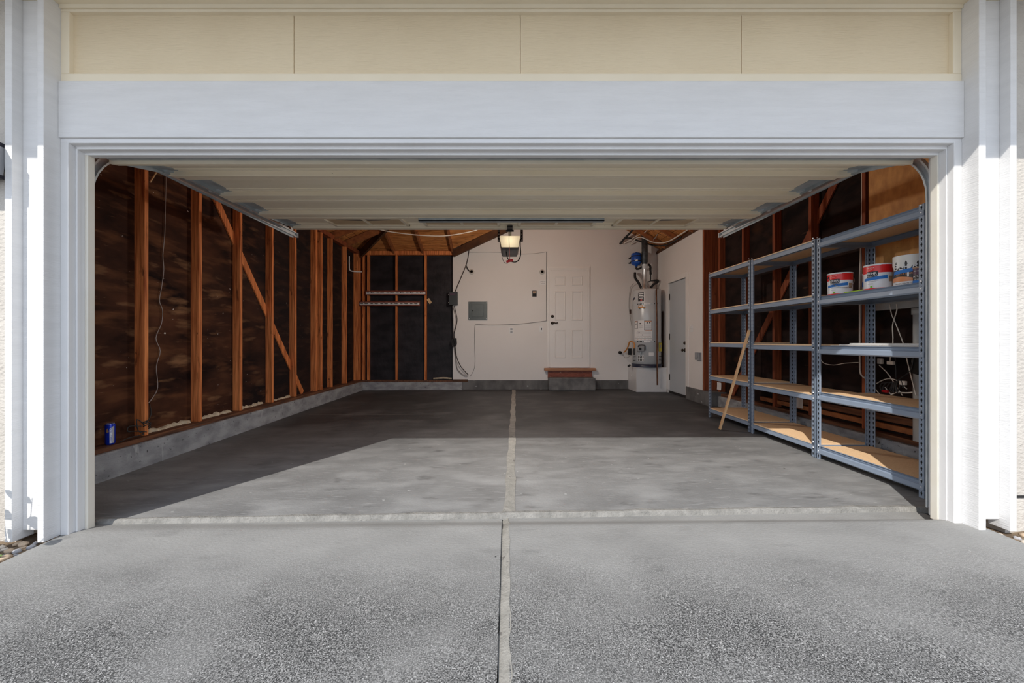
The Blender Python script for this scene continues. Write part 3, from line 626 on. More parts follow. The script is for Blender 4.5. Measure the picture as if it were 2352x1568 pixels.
for nm, y, z_, en in (('opener_rear_fill', DO + .66, 2.41, 78),):  # unseen lamp behind the opener, added to brighten the back wall
    l = bpy.data.lights.new(nm, 'POINT'); l.energy = en; l.color = (1, .90, .80); l.shadow_soft_size = .06
    lo = bpy.data.objects.new(nm, l); COL.objects.link(lo); lo.parent = op; lo.location = Vector((X0, y, z_)) - WL[op.name]

# ------------------------------------------------------------------ shelving units
def shelving(d0, d1, base, levels, style, label):
    XF, XB = 2.80, 3.295
    e = empty('shelving_unit', ((XF + XB) / 2, (d0 + d1) / 2, base), label, 'shelf', 'blue grey steel shelving units')
    W = .038; T = .0025; top = 1.985
    for cx_, sx in ((XF, 1), (XB, -1)):
        for cy_, sy in ((d0, 1), (d1, -1)):
            p = MB()
            p.box(min(cx_, cx_ + sx * T), max(cx_, cx_ + sx * T), min(cy_, cy_ + sy * W), max(cy_, cy_ + sy * W), base, base + top)
            p.box(min(cx_, cx_ + sx * W), max(cx_, cx_ + sx * W), min(cy_, cy_ + sy * T), max(cy_, cy_ + sy * T), base, base + top)
            z = base + .03
            while z < base + top - .02:
                for hw, za, zb_ in ((.0028, -.014, .014), (.0055, -.003, .007)):
                    cyy = cy_ + sy * .021; p.box(min(cx_ - sx * .0008, cx_ + sx * (T + .0008)), max(cx_ - sx * .0008, cx_ + sx * (T + .0008)), cyy - hw, cyy + hw, z + za, z + zb_, 1)
                    cxx = cx_ + sx * .021; p.box(cxx - hw, cxx + hw, min(cy_ - sy * .0008, cy_ + sy * (T + .0008)), max(cy_ - sy * .0008, cy_ + sy * (T + .0008)), z + za, z + zb_, 1)
                z += .042
            for L_ in levels:
                for dz in (.012, -.038):
                    p.lathe((cx_, cy_ + sy * .021, base + L_ + dz), [(.006, -sx * .0005), (.004, -sx * .004)], 8, 2, 'x')
                    p.lathe((cx_ + sx * .021, cy_, base + L_ + dz), [(.006, -sy * .0005), (.004, -sy * .004)], 8, 2, 'y')
            p.build('post', ['shelf_steel', 'slot_dark', 'rivet'], e)
    for L_ in levels:
        z = base + L_
        MB().box(XF + (.027 if style == 'rolled' else .006), XB - .006, d0 + .008, d1 - .008, z - .016, z).build('shelf_board', 'particle_board', e, bevel=.001)
        h = .062
        for x, s in ((XF + .003, 1), (XB - .003, -1)):
            b = MB(); xa, xb = sorted((x, x + s * .003))
            if style == 'rolled' and s > 0:
                b.prism([(x, z + .006), (x + .012, z + .008), (x + .016, z + .001), (x + .004, z - .006), (x + .010, z - .020), (x - .004, z - .026), (x - .007, z - .058), (x + .004, z - .068), (x + .020, z - .068), (x + .020, z - .060), (x + .008, z - .056), (x + .016, z - .018), (x + .018, z - .006)], 'y', d0 + .004, d1 - .004)
            else:
                b.box(xa, xb, d0 + .004, d1 - .004, z - h, z - .012); b.box(min(x, x + s * .03), max(x, x + s * .03), d0 + .004, d1 - .004, z - h, z - h + .003)
                b.box(min(x, x + s * .03), max(x, x + s * .03), d0 + .004, d1 - .004, z - .019, z - .0165)
            b.build('long_beam', 'shelf_steel', e)
        for y, s in ((d0 + .003, 1), (d1 - .003, -1)):
            ya, yb = sorted((y, y + s * .003)); yc, yd = sorted((y, y + s * .03))
            MB().box(XF + .004, XB - .004, ya, yb, z - h, z - .012).box(XF + .03, XB - .03, yc, yd, z - h, z - h + .003).build('end_beam', 'shelf_steel', e)
    return e
U1 = shelving(2.598, 3.505, .018, (1.966, 1.453, 1.012, .595, .112), 'rolled', 'steel shelving unit nearest the garage opening, with the paint cans')
U2 = shelving(3.525, 4.452, .022, (1.985, 1.478, 1.026, .573, .123), 'flat', 'middle steel shelving unit with five bare wooden shelves')
U3 = shelving(4.467, 5.388, .028, (1.990, 1.487, 1.035, .581, .131), 'flat', 'steel shelving unit farthest from the opening, with the plank leaning on it')

pl = MB().bar((2.524, 4.600, .034), (2.781, 4.452, 1.205), .048, .020, side=(.3, 1, 0)); 
tag(pl.build('plank', 'plank_wood', bevel=.002), 'narrow bare wooden plank leaning upright against the farthest shelving unit', 'plank')

# --- paint on the second shelf of the near unit
ZS = .018 + 1.453 + .0012
def can_body(e, c, r, h, m='can_white'):
    MB().lathe(c, [(r, 0), (r + .002, .003), (r, .007), (r, h - .010), (r + .003, h - .006), (r + .003, h)], 44).build('can_body', m, e)
    MB().lathe((c[0], c[1], c[2] + h - .004), [(r + .001, 0), (r + .001, .005), (r - .010, .005), (r - .013, .0), (.001, .0005)], 40).build('lid', 'can_metal', e)
def handle(e, c, r, z, sag):
    pts = [(c[0] + (r + .004 + .012 * math.sin(math.pi * t)) * math.sin(a), c[1] - (r + .004 + .012 * math.sin(math.pi * t)) * math.cos(a), z - sag * math.sin(math.pi * t)) for t, a in ((t, -1.75 + 2.75 * t) for t in lin(0, 1, 12))]
    MB().tube(pts, .0024, 6, smooth=2).build('bail_handle', 'can_metal', e)
    for a in (-1.75, 1.0): MB().lathe((c[0] + r * math.sin(a), c[1] - r * math.cos(a), z), [(.011, .0), (.011, -.004), (.004, -.006)], 10, axis='y').build('handle_ear', 'slot_dark', e)
def red_can(px, X, d, r, h, label, bail=True, tapetxt=''):
    c = (X, d, ZS); a0 = math.atan2(-X, d)                            # turn its label to the opening
    e = empty('paint_can', c, label, 'paint can', 'red and white gallon paint cans'); can_body(e, c, r, h)
    R = r + .0012
    MB().patch(c, R, a0 - 1.5, a0 + 1.5, ZS + h * .66, ZS + h * .965, 40, top=lambda t: ZS + h * (.94 if t < .57 else .965)).build('red_band', 'paint_red', e)
    MB().patch(c, R, -3.14, 3.14, ZS + .006, ZS + .016, 44).build('base_band', 'paint_red', e)
    m_ = MB().patch(c, R + .0006, a0 - .82, a0 - .02, ZS + h * .50, ZS + h * .72, 12); lg = m_.build('brand_plate', 'ink', e)
    m_ = MB(); text_on_cyl(m_, 'BEHR', .026, c, R + .0014, a0 - .44, ZS + h * .635, 0, 0, 1.0); m_.build('brand_lettering', 'can_white', lg)
    m_ = MB(); text_on_cyl(m_, 'PREMIUM PLUS', .0115, c, R + .0014, a0 - .42, ZS + h * .535, 0, 0, .95); m_.build('brand_lettering', 'can_white', lg)
    m_ = MB(); text_on_cyl(m_, 'INTERIOR', .010, c, R + .0014, a0 - .50, ZS + h * .86); m_.build('band_lettering', 'can_white', e)
    m_ = MB(); text_on_cyl(m_, 'SATIN', .008, c, R + .0014, a0 - .50, ZS + h * .79); m_.build('band_lettering', 'can_white', e)
    tp_ = MB().patch(c, R + .0010, a0 - 1.1, a0 + .62, ZS + h * .38, ZS + h * .49, 16, top=lambda t: ZS + h * (.46 + .09 * t), bot=lambda t: ZS + h * (.36 + .06 * t)).build('masking_tape', 'tape_blue', e)
    if tapetxt:
        m_ = MB(); text_on_cyl(m_, tapetxt, .014, c, R + .002, a0 - .25, ZS + h * .455, .12); m_.build('handwriting', 'ink', tp_)
    m_ = MB()
    for z, wv in ((.345, .55), (.325, .45), (.25, .28), (.235, .3)): m_.patch(c, R + .0006, a0 - .75, a0 - .75 + wv * 1.4, ZS + h * z, ZS + h * (z + .008), 10)
    m_.build('small_print', 'print_grey', e)
    MB().patch(c, R + .0008, a0 - .55, a0 - .38, ZS + h * .09, ZS + h * .165, 4).build('green_mark', 'leaf_green_print', e)
    MB().patch(c, R + .0008, a0 + .72, a0 + 1.05, ZS + h * .30, ZS + h * .52, 6).build('seal_mark', 'label_brown', e)
    if bail: handle(e, c, r, ZS + h * .80, .095)
    return e
red_can(1924, 2.904, 3.382, .086, .195, 'red and white paint can with a wire handle, alone at the far end', True, 'MAIN WALLS')
red_can(2010, 2.904, 3.032, .086, .20, 'red and white paint can pressed against the white-dripped can', False)
c = (3.04, 3.19, ZS); e = empty('paint_can', c, 'mostly hidden paint can with blue tape behind the second red paint can', 'paint can'); can_body(e, c, .086, .165)
MB().patch(c, .0875, -2.4, 1.2, ZS + .055, ZS + .095, 16).build('masking_tape', 'tape_blue', e)
# the big can under white drips
c = (2.943, 2.825, ZS); r, h = .092, .225; a0 = math.atan2(-c[0], c[1])
e = empty('paint_can', c, 'large paint can covered in thick white drips at the near end of the shelf', 'paint can'); can_body(e, c, r, h)
R = r + .0012
MB().patch(c, R, -3.1, 3.1, ZS + h * .24, ZS + h * .96, 44).build('dark_label', 'label_dark', e)
MB().patch(c, R + .0004, a0 - 1.5, a0 + 1.5, ZS + h * .16, ZS + h * .32, 20, top=lambda t: ZS + h * (.26 + .06 * math.sin(t * 6))).build('orange_label', 'label_orange', e)
m_ = MB(); text_on_cyl(m_, 'BEHR', .062, c, R + .0010, a0 - .35, ZS + h * .62); m_.build('brand_lettering', 'can_white', e)
m_ = MB(); text_on_cyl(m_, 'LATEX ENAMEL', .018, c, R + .0012, a0 - .25, ZS + h * .40); m_.build('label_lettering', 'label_orange', e)
m_ = MB(); text_on_cyl(m_, 'HI-HIDE WHITE TINT BASE', .0125, c, R + .0012, a0 - .20, ZS + h * .09); m_.build('base_lettering', 'ink', e)
dm = lambda t: ZS + h * (.66 + .09 * math.sin(t * 23) + .07 * math.sin(t * 41 + 1) - (.10 if .34 < t < .40 else 0))
MB().patch(c, R + .0024, a0 - 1.6, a0 + .55, ZS + h * .6, ZS + h * .985, 60, bot=dm).patch(c, R + .0022, a0 - .20, a0 - .10, ZS + h * .30, ZS + h * .7, 4).build('paint_drip', 'drip_white', e)
MB().patch(c, R + .0030, a0 - 1.1, a0 + .42, ZS + h * .42, ZS + h * .53, 14, top=lambda t: ZS + h * (.50 + .09 * t), bot=lambda t: ZS + h * (.39 + .08 * t)).build('masking_tape', 'tape_blue', e)
c = (2.868, 2.684, ZS); r, h = .040, .118; a0 = math.atan2(-c[0], c[1])
e = empty('paint_can', c, 'small brown can with a dark label and blue tape in front of the white-dripped can', 'paint can'); can_body(e, c, r, h, 'label_brown')
MB().patch(c, r + .001, a0 - 1.4, a0 + .5, ZS + h * .55, ZS + h * .95, 14).build('purple_label', 'label_purple', e)
MB().patch(c, r + .001, a0 - 1.4, a0 + .6, ZS + h * .2, ZS + h * .55, 14).build('dark_label', 'label_dark', e)
m_ = MB(); text_on_cyl(m_, 'EXTREME', .015, c, r + .002, a0 - .42, ZS + h * .44); m_.build('lettering', 'can_white', e)
m_ = MB(); text_on_cyl(m_, 'SEMI GLOSS', .009, c, r + .002, a0 - .42, ZS + h * .76); m_.build('lettering', 'can_white', e)
m_ = MB(); text_on_cyl(m_, 'EXTERIOR', .008, c, r + .002, a0 - .42, ZS + h * .27); m_.build('lettering', 'can_white', e)
MB().patch(c, r + .0016, a0 - 1.5, a0 + 1.2, ZS + h * .03, ZS + h * .22, 14).build('masking_tape', 'tape_blue', e)
e = MB().prism([(2.830, 3.06), (2.845, 3.05), (2.862, 3.08), (2.862, 3.26), (2.845, 3.275), (2.828, 3.26)], 'z', ZS, ZS + .018)
lt = e.build('paint_tool', 'lime', bevel=.006); tag(lt, 'lime green plastic paint tool lying between the two red paint cans', 'tool')
MB().box(2.838, 2.852, 3.15, 3.19, ZS + .0178, ZS + .0192).build('slot', 'slot_dark', lt)
# white sheets on the third shelf
Z3 = .018 + 1.012 + .003
for i, (x0_, x1_, y0_, y1_, lab) in enumerate(((2.835, 3.26, 2.625, 3.40, 'white ribbed sheet lying at the bottom of the stack on the near middle shelf'), (2.832, 3.24, 2.625, 3.31, 'white ribbed sheet in the middle of the stack on the near middle shelf'), (2.845, 3.21, 2.632, 3.22, 'white ribbed sheet on top of the stack on the near middle shelf'))):
    q = MB(); z = Z3 + i * .0095; q.box(x0_, x1_, y0_, y1_, z, z + .0028).box(x0_, x1_, y0_, y1_, z + .0058, z + .0086)
    yy = y0_ + .005
    while yy < y1_ - .004: q.box(x0_ + .001, x1_ - .001, yy, yy + .002, z + .0028, z + .0058); yy += .012
    tag(q.build('plastic_sheet', 'plastic_white'), lab, 'sheet', 'white sheets on the near middle shelf')

# ------------------------------------------------------------------ water heater corner
sd = MB(); SX0, SX1, SD0, SD1, SZ = 2.635, 3.25, 7.90, 8.43, .545
ws = empty('heater_stand', ((SX0 + SX1) / 2, 8.16, zf(2.9, 8.1)), 'white box stand on the floor carrying the water heater', 'stand')
MB().box(SX0, SX1, SD0, SD1, zf(2.9, 8.1), SZ - .02).build('cabinet', 'cabinet_white', ws, bevel=.004)
MB().box(SX0 - .012, SX1 + .004, SD0 - .012, SD1, SZ - .02, SZ).build('top_board', 'cabinet_white', ws, bevel=.003)
MB().lathe((SX0 - .001, 8.2, .36), [(.018, 0), (.016, -.008), (.001, -.009)], 14, axis='x').build('vent_plug', 'plastic_white', ws)
TC = (2.925, 8.125); TR = .285
wh = empty('water_heater', (TC[0], TC[1], SZ), 'tall grey cylindrical water heater with stickers and steel straps', 'water heater')
c = (TC[0], TC[1], 0); ZB, ZT = .60, 2.15
MB().lathe(c, [(TR - .02, ZB), (TR, ZB + .01), (TR, ZT - .02), (TR - .012, ZT), (.05, ZT + .012), (.001, ZT + .012)], 64).build('tank', 'tank_grey', wh)
MB().lathe(c, [(TR + .012, SZ + .001), (TR + .022, SZ + .07), (TR + .016, SZ + .07), (TR + .006, SZ + .008), (.01, SZ + .006)], 56).build('drain_pan', 'pan_navy', wh)
def zpx(py, d=7.84): return H + (CY - py) * d / F
def ang(px):                                                         # px on the front of the tank -> angle about its axis
    best = None
    for i in range(-160, 161):
        a = i / 100; x = TC[0] + TR * math.sin(a); y = TC[1] - TR * math.cos(a); e_ = abs(CX + x * F / y - px)
        if best is None or e_ < best[0]: best = (e_, a)
    return best[1]
R = TR + .002
for z in (zpx(697), zpx(784)):
    m_ = MB().patch(c, R, -3.14, 3.14, z - .016, z + .016, 64)
    for px in (1464, 1467, 1470, 1473, 1476, 1502, 1508): m_.patch(c, R + .001, ang(px), ang(px + 2), z - .010, z + .010, 2, 1)
    s_ = m_.build('strap', ['galvanised', 'slot_dark'], wh)
    MB().patch(c, R + .004, ang(1479), ang(1486), z - .018, z + .018, 4).patch(c, R + .004, ang(1487), ang(1494), z - .014, z + .014, 4).build('strap_buckle', 'sticker_white', s_)
m_ = MB().patch(c, R, ang(1465.5), ang(1480.5), zpx(692), zpx(669), 6).build('maker_label', 'sticker_white', wh)
q = MB().patch(c, R + .001, ang(1466), ang(1479), zpx(691), zpx(670), 6)
for a, b, y0_, y1_ in ((1467, 1478, 672.5, 674.5), (1468, 1472, 676, 679), (1473, 1478, 677, 679), (1467.5, 1477, 683, 684.5)): q.patch(c, R + .002, ang(a), ang(b), zpx(y1_), zpx(y0_), 4, 1)
q.patch(c, R + .002, ang(1466), ang(1479), zpx(681.2), zpx(680.2), 4, 1)
q.build('label_panel', ['sticker_black', 'sticker_white'], m_)
MB().patch(c, R + .002, ang(1471), ang(1475), zpx(689), zpx(687), 3).build('label_mark', 'paint_red', m_)
m_ = MB().patch(c, R, ang(1452.5), ang(1459), zpx(690.5), zpx(678), 5, top=lambda t: zpx(682 - 4 * t), bot=lambda t: zpx(691 - 5 * t)).build('pipe_sticker', 'sticker_white', wh)
MB().patch(c, R + .001, ang(1453.5), ang(1458.2), zpx(689), zpx(680), 4, top=lambda t: zpx(683 - 4 * t), bot=lambda t: zpx(689 - 4 * t)).build('sticker_mark', 'pan_navy', m_)
# pickup truck sticker: body, cab, two wheels
q = MB(); a_ = ang; zt = zpx
q.patch(c, R, a_(1466), a_(1482.5), zt(707), zt(703.5), 8).patch(c, R, a_(1466.5), a_(1476), zt(703.6), zt(700.5), 6)
tk = q.build('truck_sticker', 'sticker_orange', wh)
for px in (1469.8, 1479):
    q = MB()
    vs = [(TC[0] + (R + .0015) * math.sin(a_(px) + .012 / R * math.cos(t)), TC[1] - (R + .0015) * math.cos(a_(px) + .012 / R * math.cos(t)), zt(707.3) + .015 * math.sin(t)) for t in lin(0, 2 * math.pi, 14)[:-1]]
    q.add(vs, [tuple(range(14))]); q.build('sticker_wheel', 'sticker_black', tk)
MB().patch(c, R + .001, a_(1468), a_(1474.5), zt(703), zt(701.3), 4).build('sticker_window', 'sticker_white', tk)
# warning label
wlab = MB().patch(c, R, a_(1457.5), a_(1497.5), zt(781), zt(735), 14).build('warning_label', 'sticker_white', wh)
q = MB()
for a, b, y0_, y1_ in ((1458, 1465, 736, 754), (1479.5, 1497, 736, 758)):
    for (aa, bb, ya, yb) in ((a, b, y0_, y0_ + .7), (a, b, y1_ - .7, y1_), (a, a + .7, y0_, y1_), (b - .7, b, y0_, y1_)): q.patch(c, R + .001, a_(aa), a_(bb), zt(yb), zt(ya), 6)
for y in (776.6,): q.patch(c, R + .001, a_(1458), a_(1497), zt(y + .6), zt(y), 8)
for a, b, y0_, y1_ in ((1459.5, 1463, 742, 744), (1469, 1473, 741, 744), (1485, 1487.5, 739, 742.5), (1491, 1494, 739.5, 742), (1467, 1469, 762, 764), (1475, 1477, 768, 770)): q.patch(c, R + .001, a_(a), a_(b), zt(y1_), zt(y0_), 3)
q.build('label_frame', 'sticker_black', wlab)
q = MB()
for y in (746, 748, 750, 752): q.patch(c, R + .001, a_(1467), a_(1476), zt(y + .5), zt(y), 4)
for y in (746, 748, 750, 752, 754): q.patch(c, R + .001, a_(1481), a_(1495.5), zt(y + .6), zt(y), 4)
for y in (760.5, 763, 766, 769, 772, 774): q.patch(c, R + .001, a_(1459 + (y % 3) * 3), a_(1495), zt(y + .5), zt(y), 6)
q.build('label_print', 'print_grey', wlab)
q = MB()
for a, b, y0_, y1_ in ((1458.8, 1464.2, 736.9, 739), (1480.4, 1496, 736.8, 738.4), (1482, 1497, 758.5, 759.6), (1476, 1495, 773, 773.8), (1459, 1490, 778.5, 779.4)): q.patch(c, R + .0012, a_(a), a_(b), zt(y1_), zt(y0_), 4)
q.build('label_heading', 'label_orange', wlab)
MB().patch(c, R, a_(1490), a_(1501.5), zt(817), zt(809), 4).build('rating_label', 'sticker_white', wh)
# gas control and vents
cx_, cz_ = TC[0] + TR * math.sin(a_(1470)), zt(800); cy_ = TC[1] - TR * math.cos(a_(1470))
gv = MB().box(cx_ - .065, cx_ + .065, cy_ - .085, cy_ + .01, cz_ - .065, cz_ + .055).build('gas_control', 'plastic_grey', wh, bevel=.015)
MB().tube([(cx_ - .062, cy_ - .086, cz_ + .03), (cx_ - .05, cy_ - .09, cz_ + .066), (cx_ + .06, cy_ - .09, cz_ + .066), (cx_ + .074, cy_ - .086, cz_ + .04), (cx_ + .074, cy_ - .08, cz_ - .04)], .008, 6).build('valve_guard', 'slot_dark', gv)
MB().lathe((cx_ - .03, cy_ - .085, cz_ - .01), [(.026, 0), (.024, -.02), (.001, -.021)], 18, axis='y').build('dial', 'slot_dark', gv)
MB().tube([(cx_ - .01, cy_ - .04, cz_ - .06), (cx_ - .005, cy_ - .04, cz_ - .10), (cx_ + .01, cy_ - .02, cz_ - .17)], .012, 8).tube([(cx_ + .03, cy_ - .04, cz_ - .06), (cx_ + .10, cy_ - .03, cz_ - .09), (cx_ + .13, cy_ - .02, cz_ - .12)], .006, 6).build('burner_tube', 'galvanised', gv)
vp = MB().patch(c, R + .003, a_(1465.5), a_(1479), zt(830), zt(816), 6).build('vent_plate', 'plastic_white', wh)
q = MB()
for px in (1466.5, 1470, 1473.2, 1476.2):
    for y0_, y1_ in ((817, 822.5), (823.5, 829)): q.patch(c, R + .005, a_(px), a_(px + 1.8), zt(y1_), zt(y0_), 2)
q.build('vent_slot', 'slot_dark', vp)
q = MB()
for a, b in ((1452.5, 1460), (1513.5, 1517.5)):
    for y in (818, 821.5, 825, 828.3): q.patch(c, R, a_(a), a_(b), zt(y + 1.5), zt(y), 4)
q.build('louvre', 'slot_dark', wh)
MB().patch(c, R + .012, a_(1512.2), a_(1519), zt(807), zt(787), 5).build('energy_tag', 'tag_yellow', wh)
MB().patch(c, R + .013, a_(1513.5), a_(1516.8), zt(799), zt(792), 4).build('tag_print', 'print_grey', wh)
q = MB().tube([at(1512, 664, 8.05), at(1509, 664, 7.95), at(1507.5, 668, 7.83), at(1508, 700, 7.82), at(1509, 760, 7.82), at(1509.5, 840, 7.82), at(1510, 884, 7.82)], .015, 10); q.build('discharge_pipe', 'copper', wh)
q = MB().tube([at(1497, 663, 8.0), at(1507, 663, 7.90)], .014, 8).build('relief_valve', 'copper', wh)
# hot and cold pipes in foam
def P(px, py, d=8.2): return at(px, py, d)
q = MB().tube([P(1473, 662), P(1466, 648), P(1459, 638), P(1458.5, 627, 8.34)], .026, 10); q.build('insulated_pipe', 'foam_black', wh)
q = MB().tube([P(1495, 661), P(1501, 653), P(1510, 648), P(1511, 644), P(1503, 644.5)], .024, 10); q.build('insulated_pipe', 'foam_black', wh)
q = MB().tube([P(1489, 607), P(1493.5, 611), P(1494, 620), P(1494.5, 630)], .022, 10).tube([P(1494.5, 630), P(1494, 645), P(1488, 647)], .012, 8).tube([P(1494, 645), P(1503, 644.5)], .012, 8); q.build('insulated_pipe', 'foam_black', wh)
q = MB().tube([P(1462, 612), P(1462, 617.5), P(1470, 616), P(1480, 609)], .021, 10); q.build('insulated_pipe', 'foam_black', wh)
q = MB().tube([P(1456, 651, 8.36), P(1448, 660, 8.40), P(1445.5, 680, 8.42), P(1444.5, 700, 8.42), P(1446, 718, 8.42), P(1449.5, 740, 8.36), P(1451, 748, 8.32)], .006, 6); q.build('sensor_wire', 'cable_grey', wh)
MB().box(*sorted((P(1448.3, 0).x, P(1451.5, 0).x)), 8.24, 8.28, P(0, 720).z, P(0, 710).z).build('sensor_clip', 'dark_board', wh)
q = MB().tube([P(1456.5, 800, 8.0), P(1457, 790, 8.02), P(1453, 784.5, 8.1), P(1446, 785, 8.2), P(1443, 795, 8.26), P(1438, 804, 8.34), P(1433, 809, 8.40)], .014, 8); q.build('gas_hose', 'flex_orange', wh)
q = MB().tube([P(1456.5, 800, 8.0), P(1456.5, 815, 8.0)], .013, 8).box(P(1444, 0).x, P(1451, 0).x, 8.20, 8.25, P(0, 815).z, P(0, 800).z).lathe((P(1431, 0).x, 8.43, P(0, 810).z), [(.035, 0), (.03, -.05), (.001, -.05)], 14, axis='y'); q.build('gas_valve', 'black_metal', wh)
q = MB().tube([P(1432, 814, 8.38), P(1435, 821, 8.32), P(1443, 820, 8.25), P(1450, 815, 8.2)], .006, 6); q.build('bonding_wire', 'cable_grey', wh)
q = MB().tube([P(1447, 838, 8.05), P(1443, 841, 8.02)], .02, 10).tube([P(1449, 836, 8.05), P(1447, 838, 8.05)], .014, 8, 1); q.build('pan_drain', ['foam_black', 'plastic_white'], wh)
fp = empty('flue_pipe', (TC[0] - .02, 8.15, 2.16), 'metal flue pipe rising from the grey water heater into the roof', 'pipe')
fx = TC[0] - .035
MB().lathe((fx, 8.15, 0), [(.075, 2.164), (.075, 2.19), (.048, 2.24), (.046, 2.62), (.05, 2.63), (.05, 2.72)], 28).build('lower_pipe', 'flue_steel', fp)
MB().lathe((fx, 8.15, 0), [(.054, 2.70), (.054, 2.73), (.062, 2.74), (.062, 3.42), (.001, 3.42)], 28).build('upper_pipe', 'flue_dark', fp)
MB().lathe((fx, 8.15, 0), [(.057, 2.60), (.057, 2.69)], 28).build('joint_tape', 'galvanised', fp)
et = empty('expansion_tank', at(1461.5, 610, 8.24), 'small bright blue expansion tank strapped to the wall above the water heater', 'tank')
c2 = at(1461.5, 610, 8.24); c2 = (c2.x, c2.y, 0); za, zb_ = zpx(609.5, 8.24), zpx(580, 8.24)
MB().lathe(c2, [(.01, za - .03), (.03, za - .028), (.03, za), (.075, za + .012), (.106, za + .05), (.106, zb_ - .045), (.085, zb_ - .015), (.03, zb_), (.012, zb_ + .012), (.001, zb_ + .012)], 36).build('tank_body', 'blue_tank', et)
q = MB()
for z in (za + .085, zb_ - .085): q.lathe(c2, [(.1075, z - .010), (.1075, z + .010)], 36).box(c2[0] - .10, c2[0] - .06, 8.30, 8.447, z - .01, z + .01).box(c2[0] + .06, c2[0] + .10, 8.30, 8.447, z - .01, z + .01)
q.build('strap', 'slot_dark', et)
MB().patch((c2[0], c2[1], 0), .1085, -.55, -.05, za + .075, za + .10, 6, top=lambda t: za + .09 + .03 * t).build('maker_mark', 'sticker_white', et)
MB().box(3.236, 3.257, 8.05, 8.42, SZ + .001, 1.70).build('brown_board', 'dark_board'); tag(bpy.data.objects['brown_board'], 'dark brown board standing on edge between the water heater and the grey door', 'board')

# ------------------------------------------------------------------ things on the back wall
pb = empty('electrical_panel', (sc(1098), DB, zz(735)), 'flat dark grey square electrical panel on the white back wall', 'electrical panel')
MB().box(sc(1076), sc(1119.5), DB - .018, DB, zz(735), zz(692.5)).build('cover', 'panel_grey', pb, bevel=.003)
pdr = MB().box(sc(1083.5), sc(1111.5), DB - .028, DB - .017, zz(728), zz(699)).build('panel_door', 'panel_grey', pb, bevel=.004)
MB().lathe((sc(1086), DB - .028, zz(713.5)), [(.014, 0), (.011, -.004), (.001, -.004)], 14, axis='y').build('latch', 'slot_dark', pdr)
q = MB()
for px in (1078.5, 1117):
    for py in (695.5, 732): q.lathe((sc(px), DB - .018, zz(py)), [(.010, 0), (.008, -.004), (.001, -.005)], 10, axis='y')
q.build('screw', 'rivet', pb)
ib = empty('irrigation_controller', (sc(1042), DB, zz(701)), 'small charcoal control box with cords at the edge of the white wall', 'control box')
MB().box(sc(1032.5), sc(1052), DB - .09, DB - .001, zz(701), zz(671)).build('case', 'box_charcoal', ib, bevel=.008)
MB().box(sc(1034.5), sc(1047), DB - .093, DB - .089, zz(679), zz(674.5)).build('display', 'label_purple', ib)
q = MB()
for py in (677, 695): q.lathe((sc(1031.5), DB - .06, zz(py)), [(.010, 0), (.010, -.006), (.001, -.006)], 10, axis='y')
q.build('screw', 'rivet', ib)
def W(px, py, off=.012): return at(px, py, DB - off)
def wire(name, pts, r, m, label, group=None, n=6):
    o = MB().tube(pts, r, n, smooth=4).build(name, m); return tag(o, label, 'wire', group)
wire('power_cable', [W(1062, 529, .3), W(1069, 543, .2), W(1077, 562, .06), W(1076, 585, .03), W(1071, 608, .03), W(1060, 635, .03), W(1045, 671, .05)], .008, 'cable_black', 'black cable running down the back wall into the charcoal control box')
wire('power_cable', [W(1071, 610, .03), W(1075, 619, .03), W(1080, 623, .035)], .011, 'cable_black', 'short black cable ending at the lamp holder on the left of the back wall')
wire('power_cable', [W(1043, 702, .07), W(1047, 718, .07), W(1050, 735, .07), W(1046, 755, .07), W(1043, 768, .07), W(1046, 800, .07), W(1049, 820, .07), W(1059, 842, .07), W(1076, 861, .05)], .009, 'cable_black', 'black cord hanging from the charcoal box to the dark sill, outer loop')
wire('power_cable', [W(1040, 702, .04), W(1041, 740, .03), W(1043, 790, .03), W(1046, 815, .03), W(1050, 845, .03), W(1062, 859, .03), W(1073, 864, .03)], .009, 'cable_grey', 'grey brown cord hanging from the charcoal box to the dark sill, inner loop')
q = MB()
for i in range(9):
    a = i * .7; q.tube([W(1043 + 4.2 * math.cos(t + a) * (1 + .05 * i), 786 + 9.5 * math.sin(t + a * .4), .03 + .004 * i) for t in lin(0, 2 * math.pi, 12)], .006, 6, smooth=2)
tag(q.build('coiled_wire', 'cable_black'), 'tangled coil of black wire beside the edge of the white wall', 'wire')
wire('signal_wire', [W(1080, 864), W(1088, 850), W(1091.5, 830), W(1090.5, 800), W(1090, 770), W(1091, 750), W(1095, 745), W(1120, 746), W(1160, 745.5), W(1200, 743), W(1235, 739), W(1255, 736.5)], .006, 'cable_grey', 'thin grey wire rising from the sill and crossing the white wall to the door frame')
wire('signal_wire', [W(1255.5, 736.5), W(1255.3, 700), W(1255, 650), W(1255.5, 600), W(1255.5, 578)], .006, 'cable_black', 'thin dark wire running up the left edge of the white door frame')
wire('signal_wire', [W(1255.5, 578), W(1240, 580.5), W(1220, 582.5), W(1185, 583), W(1150, 579.5), W(1110, 579), W(1078, 579.5)], .0045, 'cable_grey', 'thin grey wire stretched across the top of the white back wall')
def lamp_holder(px, py, label):
    e = empty('lamp_holder', (sc(px), DB, zz(py)), label, 'lamp holder', 'empty lamp holders on the back wall')
    MB().lathe((sc(px), DB, zz(py)), [(.058, 0), (.055, -.018), (.042, -.030), (.034, -.030)], 28, axis='y').build('base', 'porcelain', e)
    MB().lathe((sc(px), DB - .030, zz(py)), [(.034, 0), (.030, -.022), (.022, -.022), (.020, .0), (.001, .0)], 24, axis='y').build('socket', 'bronze', e)
lamp_holder(1083.5, 624, 'empty round lamp holder on the back wall at the end of the black cable')
lamp_holder(1245, 624.5, 'empty round lamp holder on the back wall beside the white door frame')
